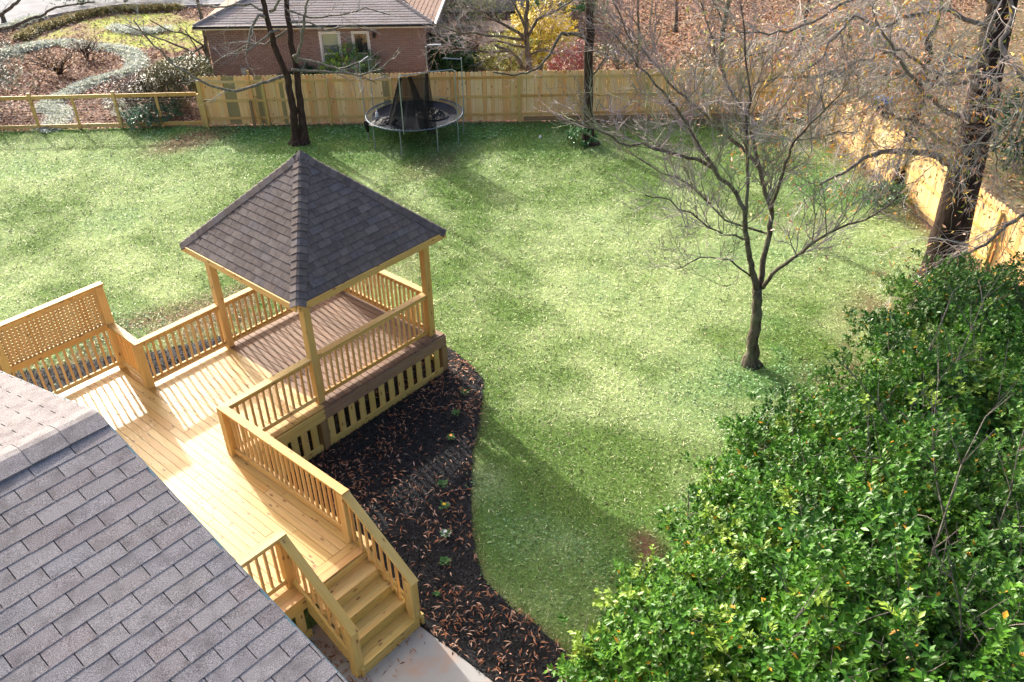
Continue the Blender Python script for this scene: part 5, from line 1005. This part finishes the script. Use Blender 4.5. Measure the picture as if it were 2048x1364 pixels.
# tufted border grass, a low clipped hedge, ivy
def tuft_band(name, label, cat, path, half, n, h, pal, seed, closed=False, mat='grass', wd=.03, kind='stuff'):
    r = np.random.default_rng(seed); pts = np.array(path); seg = np.hypot(*(pts[1:]-pts[:-1]).T); cum = np.concatenate([[0], np.cumsum(seg)]); s = r.uniform(0, cum[-1], n); i = np.clip(np.searchsorted(cum, s)-1, 0, len(seg)-1)
    t_ = ((s-cum[i])/seg[i])[:, None]; P = pts[i]*(1-t_)+pts[i+1]*t_; dr = (pts[i+1]-pts[i])/seg[i][:, None]; o = r.normal(0, .45, n).clip(-1, 1)*half; P = P+np.stack([-dr[:, 1], dr[:, 0]], 1)*o[:, None]
    P = np.round(P/.28)*.28+r.normal(0, .05, (n, 2)); z = np.full(n, Z-.05)+h*.55*(1-(o/half)**2)*r.uniform(0, 1, n)
    V = strips(P[:, 0], P[:, 1], z, h*r.uniform(.6, 1.2, n), np.full(n, wd), r.uniform(.0, .8, n), .15); pal = np.array(pal); c = pal[r.integers(0, len(pal), n)]*r.uniform(.8, 1.2, (n, 1))
    tag(me_obj(name, np_mesh(name, V, 4, M[mat], c), None, None, kind), label, cat)
LIR = [(.74,.76,.64), (.88,.88,.80), (.42,.48,.32), (.68,.7,.58), (.2,.26,.16), (.85,.86,.76)]
tuft_band('border_grass', 'curved loop of silvery green border grass in the next garden', 'border plants', BORDER_OUTER, .4, 42000, .2, LIR, 301)
tuft_band('border_grass', 'silvery border grass running out to the left edge', 'border plants', BORDER_TAIL, .45, 4000, .28, LIR, 302)
tuft_band('border_grass', 'pale patch of border grass on the far lawn', 'border plants', BORDER_PATCH, .45, 3200, .25, LIR, 303)
tuft_band('border_grass', 'band of border grass along the road', 'border plants', BORDER_FAR, .4, 3500, .28, LIR, 304)
tuft_band('border_grass', 'silvery grass clump beside the wire fence post', 'border plants', BORDER_NEAR, .4, 3200, .3, LIR, 305)
tuft_band('low_hedge', 'long low olive brown hedge along the far lawn', 'hedge', LOW_HEDGE, .36, 14000, .32, [(.16,.17,.05), (.3,.28,.09), (.45,.3,.08), (.55,.4,.12), (.1,.12,.05)], 306, wd=.035)
# pansies in the mulch
M['petal'] = attr_mat('petals', .5, .3, .1, 9.)
plab = ['small pansy plant with an orange flower nearest the gazebo skirt boards', 'small flowerless pansy plant in the mulch below the orange one', 'pansy plant with a yellow flower in the mulch', 'pale whitish pansy plant right of the stairs top', 'green pansy plant with no flower beside the stair railing', 'low green seedling in the mulch near the foot of the stairs', 'small pansy plant in the leafy mulch closest to the lawn corner', 'tiny pansy plant among fallen leaves below the lawn corner']
for i, (x_, y_) in enumerate(PANSIES):
    pale = i == 3; r = random.Random(i); k = 46; a = rng.uniform(0, 6.283, k); rad = rng.uniform(0, .07, k)
    P = np.stack([np.cos(a)*rad, np.sin(a)*rad, rng.uniform(.02, .08, k)], 1); D = np.stack([np.cos(a), np.sin(a), rng.uniform(0, .8, k)], 1)
    c = np.array([(.45,.55,.42) if pale and q % 2 else (.07,.2,.04) for q in range(k)])*rng.uniform(.7, 1.4, (k, 1)); s = .6 if i == 5 else 1
    root = thing('pansy', plab[i], 'flower', (x_, y_, Z+.07), 'small plants in the black mulch'); Mx = Matrix.Translation((x_, y_, Z+.07)) @ Matrix.Scale(1.0*s, 4)
    me_obj('foliage', leaf_mesh('foliage', P, D, np.tile([0, 0, 1.], (k, 1)), np.full(k, .055), np.full(k, .03), c), root, Mx, 'stuff')
    fc = {0: (.75,.25,.02), 2: (.85,.5,.02), 3: (.8,.8,.75), 6: (.6,.2,.05)}.get(i)
    if fc:
        g = MB()
        for q in range(5): an = q*1.257; cx_, cy_ = math.cos(an)*.02, math.sin(an)*.02; g.poly([(.0, .0, .10), (cx_-cy_*.8, cy_+cx_*.8, .105), (cx_*1.8, cy_*1.8, .11), (cx_+cy_*.8, cy_-cx_*.8, .105)], fc)
        g.build('flower', M['petal'], root, M=Mx)
# ================================================================ TREES
def sprout(mb, p, d, L, r, lv, rs, up, kids, tips, col, droop=0., sp_=(.35, .9)):
    n = 5 if lv > 1 else 4; pts = [p]; q = p.copy(); dd = d.copy()
    for i in range(n):
        dd = (dd+Vector((rs.gauss(0, .16), rs.gauss(0, .16), rs.gauss(0, .13)+up*.10-droop*.1))).normalized(); q = q+dd*(L/n); pts.append(q)
    mb.tube(pts, [r*(1-.7*i/n) for i in range(n+1)], 4 if r > .012 else 3, col, False)
    if lv <= 0: tips.append((q.copy(), dd.copy())); return
    for k in range(kids[lv]):
        t_ = rs.uniform(.15, 1.0); i = min(n-1, int(t_*n)); s0 = pts[i].lerp(pts[i+1], t_*n-i); ax = (pts[i+1]-pts[i]).normalized()
        e = Vector((rs.gauss(0, 1), rs.gauss(0, 1), rs.gauss(0, .8))); e = (e-ax*e.dot(ax)).normalized(); a = rs.uniform(*sp_)
        sprout(mb, s0, (ax*math.cos(a)+e*math.sin(a)).normalized(), L*rs.uniform(.4, .68), max(r*.58, .0036), lv-1, rs, up, kids, tips, col, droop)
def limb_tree(name, label, data, bark, seed, per_m, L, kids, up, cols, twig_r=.011, trunk_n=1, skip0=.5, group=None, droop=0., limbmat=None, smoothn=3, minfrac=.25):
    base, limbs = data; root = thing(name, label, 'tree', (base[0], base[1], Z), group); rs = random.Random(seed); mb = MB(); tips = []
    for li, lb in enumerate(limbs):
        P = [Vector(p[:3]) for p in lb]; R_ = [p[3] for p in lb]
        if li < trunk_n and P[0].z < Z+1: P[0].z = Z-.05
        # refine and roughen
        Q, RR_ = [P[0]], [R_[0]*(1.25 if li == 0 else 1)]
        for a, b, ra, rb in zip(P[:-1], P[1:], R_[:-1], R_[1:]):
            for k in range(1, smoothn+1):
                f_ = k/smoothn; j = Vector((rs.gauss(0, 1), rs.gauss(0, 1), rs.gauss(0, 1)))*min(.025, (b-a).length*.03); Q.append(a.lerp(b, f_)+j*(k < smoothn)); RR_.append(ra+(rb-ra)*f_)
        if li < trunk_n and P[0].z < Z+.5:
            for q_ in range(len(Q)): RR_[q_] *= 1+.75*math.exp(-max(0, Q[q_].z-Z)/.16)
            Q.insert(1, Q[0].lerp(Q[1], min(.5, .16/max(.01, (Q[1]-Q[0]).length)))); RR_.insert(1, RR_[1]*1.22)
        g = MB(); g.tube(Q, RR_, 12 if RR_[0] > .15 else 8, rough=.12); g.build('trunk' if li < trunk_n else 'limb', M[bark if li < trunk_n or not limbmat else limbmat], root, smooth=True)
        tot = sum((b-a).length for a, b in zip(P[:-1], P[1:])); n = int(tot*per_m*(skip0 if li < trunk_n else 1)); cum = [0]
        for a, b in zip(Q[:-1], Q[1:]): cum.append(cum[-1]+(b-a).length)
        for k in range(n):
            s = rs.uniform(minfrac if li else .45, 1)*cum[-1]; i = max(0, min(len(Q)-2, next((m_ for m_ in range(len(cum)) if cum[m_] > s), len(cum)-1)-1)); p = Q[i].lerp(Q[i+1], (s-cum[i])/max(1e-6, cum[i+1]-cum[i])); ax = (Q[i+1]-Q[i]).normalized()
            e = Vector((rs.gauss(0, 1), rs.gauss(0, 1), rs.gauss(0, .8)+up*.4)); e = (e-ax*e.dot(ax)).normalized(); a = rs.uniform(.4, 1.1)
            c = cols[rs.randrange(len(cols))]; f_ = 1-.35*s/cum[-1]
            sprout(mb, p, (ax*math.cos(a)+e*math.sin(a)).normalized(), L*rs.uniform(.5, 1.2)*f_, min(twig_r, RR_[i]*.6), len(kids)-1, rs, up, kids, tips, c, droop)
    mb.build('twigs', M['twig'], root, 'stuff')
    return root, tips
def hang_leaves(root, tips, n, size, pal, seed, name='leaves', spread=.12):
    r = np.random.default_rng(seed); T = np.array([t_[0] for t_ in tips]); k = r.integers(0, len(T), n); P = T[k]+r.normal(0, spread, (n, 3)); D = r.normal(size=(n, 3))*.7+np.array([0, 0, -.6]); pal = np.array(pal)
    me_obj(name, leaf_mesh(name, P, D, r.normal(size=(n, 3)), size[0]*r.uniform(.6, 1.3, n), size[1]*r.uniform(.7, 1.2, n), pal[r.integers(0, len(pal), n)]*r.uniform(.75, 1.2, (n, 1))), root, None, 'stuff')
GREY = [(.34,.29,.27), (.25,.2,.2), (.44,.38,.36), (.31,.25,.26), (.22,.2,.15)]
MOSS = GREY+[(.24,.28,.16), (.28,.31,.2), (.18,.17,.11)]
limb_tree('bare_tree', 'multi stemmed bare tree standing alone on the lawn', LIMBS_YARD, 'bark_moss', 41, 5.6, 1.35, (3, 5, 5), .9, MOSS, .013, 1, 0)
root, tips = limb_tree('oak_tree', 'huge dark trunked oak leaning over the right fence', LIMBS_OAK, 'bark_oak', 42, 5.0, 1.7, (3, 5, 5), -.1, [(.42,.41,.36), (.32,.28,.26), (.52,.5,.45), (.27,.27,.21), (.38,.32,.3)], .013, 1, .16, droop=.5, limbmat='bark_grey', minfrac=.12)
hang_leaves(root, tips, 4600, (.14, .036), [(.75,.35,.06), (.80,.55,.08), (.72,.40,.28), (.35,.42,.08), (.65,.28,.12), (.78,.55,.42)], 61)
limb_tree('twin_stem_tree', 'dark twin stemmed tree in front of the brick house', LIMBS_TWIN, 'bark_dark', 43, 2.0, 1.15, (2, 4), .5, [(.38,.35,.32), (.5,.46,.43), (.3,.27,.25)], .012, 2, .12, limbmat='bark_grey')
limb_tree('straight_tree', 'straight dark trunk standing before the back fence', LIMBS_PINE, 'bark_dark', 44, 3.2, .9, (3, 4), .4, GREY, .009, 1, .9, limbmat='bark_moss')
limb_tree('bare_dogwood', 'spreading bare tree behind the fence next to the yellow bush', LIMBS_DOGWOOD, 'bark_moss', 45, 5.5, 1.0, (3, 5, 4), .3, [(.40,.35,.32), (.30,.25,.23), (.5,.45,.42)], .011, 1, .2)
limb_tree('sapling', 'slender bare sapling at the left corner of the brick house', LIMBS_SAPLING, 'bark_moss', 46, 3.0, .9, (3, 4), .4, GREY, .009, 1, .4)
limb_tree('fence_tree', 'short dark trunk hugging the right fence', LIMBS_STUMP, 'bark_oak', 47, 1.4, .7, (2, 3), .2, MOSS, .010, 1, .4)
limb_tree('slim_tree', 'thin bare trunk leaning by the fence corner', LIMBS_SLIM, 'bark_moss', 48, 3., .9, (3, 4), .3, MOSS, .010, 1, .5)
lc = LIMBS_CORNER; limb_tree('roadside_tree', 'mossy branches reaching in at the upper left corner', lc, 'bark_moss', 49, 2.4, .9, (2, 3), .1, MOSS, .010, 1, .5)
# bare young trees of the wood beyond the fences
def wood_tree(label, x, y, h, r, seed, lean=(0, 0), col=GREY):
    rs = random.Random(seed); P = [Vector((x, y, Z-.06))]; n = 8
    for i in range(1, n+1): f_ = i/n; P.append(Vector((x+lean[0]*f_*h+rs.uniform(-.06, .06), y+lean[1]*f_*h+rs.uniform(-.06, .06), Z+h*f_)))
    limbs = [[(*p, r*(1-.75*i/n)) for i, p in enumerate(P)]]
    for k in range(6):
        i = rs.randrange(2, n-1); p = P[i]; an = rs.uniform(0, 6.28); q = [(*p, r*.35)]
        for j in range(1, 5): p = p+Vector((math.cos(an)*.42, math.sin(an)*.42, .42+rs.uniform(-.12, .2)))*(h/6.5); q.append((*p, r*.35*(1-.18*j)))
        limbs.append(q)
    limb_tree('bare_tree', label, ((x, y), limbs), 'bark_moss', seed, 2.2, 1.2, (3, 4, 3), .6, col, .011, 1, .7, 'bare trees of the wood beyond the fence')
PUR = [(.44,.36,.37), (.34,.27,.28), (.52,.46,.45), (.30,.24,.22)]
for a in (('bare tree with a purplish trunk beyond the middle of the far fence', *sp['w2'], 6.5, .13, 71, (.03, -.02)), ('slim bare tree just behind the far fence near the red patch', *sp['w1'], 5.2, .07, 72, (-.03, .04)),
          ('bare tree beyond the fence corner under the oak branches', *sp['w3'], 6.5, .10, 73, (.02, .03)), ('bare tree on the orange leaf slope at the top', *sp['w5'], 6.0, .08, 74, (.0, .03)),
          ('bare tree in the side garden behind the blue lidded bin', *sp['w7'], 6.5, .10, 75, (-.02, .02)), ('bare tree beyond the right fence below the oak crown', *sp['w6'], 6.0, .09, 76, (.03, .0))): wood_tree(*a, col=PUR)
B('ivy', 'ivy growing round the foot of the straight trunk', 'ivy', (15.35, 5.35), (.45, .45, .5), 500, (.1, .07), ((.02,.07,.02), (.05,.16,.04), (.1,.28,.08)), 0, 0, 231, None, .3, 6, 0)
B('ivy', 'ivy at the foot of the trunk hugging the fence', 'ivy', (17.1, -4.3), (.7, .5, .55), 1100, (.1, .06), ((.03,.1,.03), (.08,.2,.06), (.16,.36,.14)), 0, .02, 232, None, .3, 6, 0)
# blue lidded bin beyond the fence, scrap of paper on the lawn, white stones
bx, by = SPOT['blue']; bn = thing('bin', 'blue lidded bin beyond the right fence', 'bin', (bx-.6, by-.4, Z)); t = NT('blue_plastic', .4, .5); t.base((.05,.13,.32)); M['blue'] = t.m
g = MB(); g.prism([(-.28, -.28, 0), (.28, -.28, 0), (.28, .28, 0), (-.28, .28, 0)], (0, 0, .9)); o = g.build('body', M['black'], bn, M=Matrix.Translation((bx-.6, by-.4, Z)))
g = MB(); g.prism([(-.33, -.33, .91), (.33, -.33, .91), (.33, .33, .91), (-.33, .33, .91)], (0, 0, .05)); g.prism([(-.25, -.25, .96), (.25, -.25, .96), (.2, .2, .96), (-.2, .2, .96)], (0, 0, .06)); g.build('lid', M['blue'], bn, M=Matrix.Translation((bx-.6, by-.4, Z)))
wx, wy = SPOT['white']; g = MB(); g.tube([(0, 0, 0), (.05, .02, .03), (.11, .03, .01)], [.03, .05, .02], 6, rough=.5); tag(g.build('litter', M['white'], None, M=Matrix.Translation((wx, wy, Z+.02))), 'white scrap of litter lying on the far lawn', 'litter')
g = MB()
for q in range(3): g.tube([(q*.16, q*.05, 0), (q*.16+.05, q*.05+.02, .09), (q*.16+.12, q*.05, .02)], [.07, .1, .05], 6, rough=.5)
tag(g.build('white_stone', M['white'], None, M=Matrix.Translation((6.05, -7.15, Z+.02))), 'pale stones at the edge of the shrubs below the oak', 'stone')
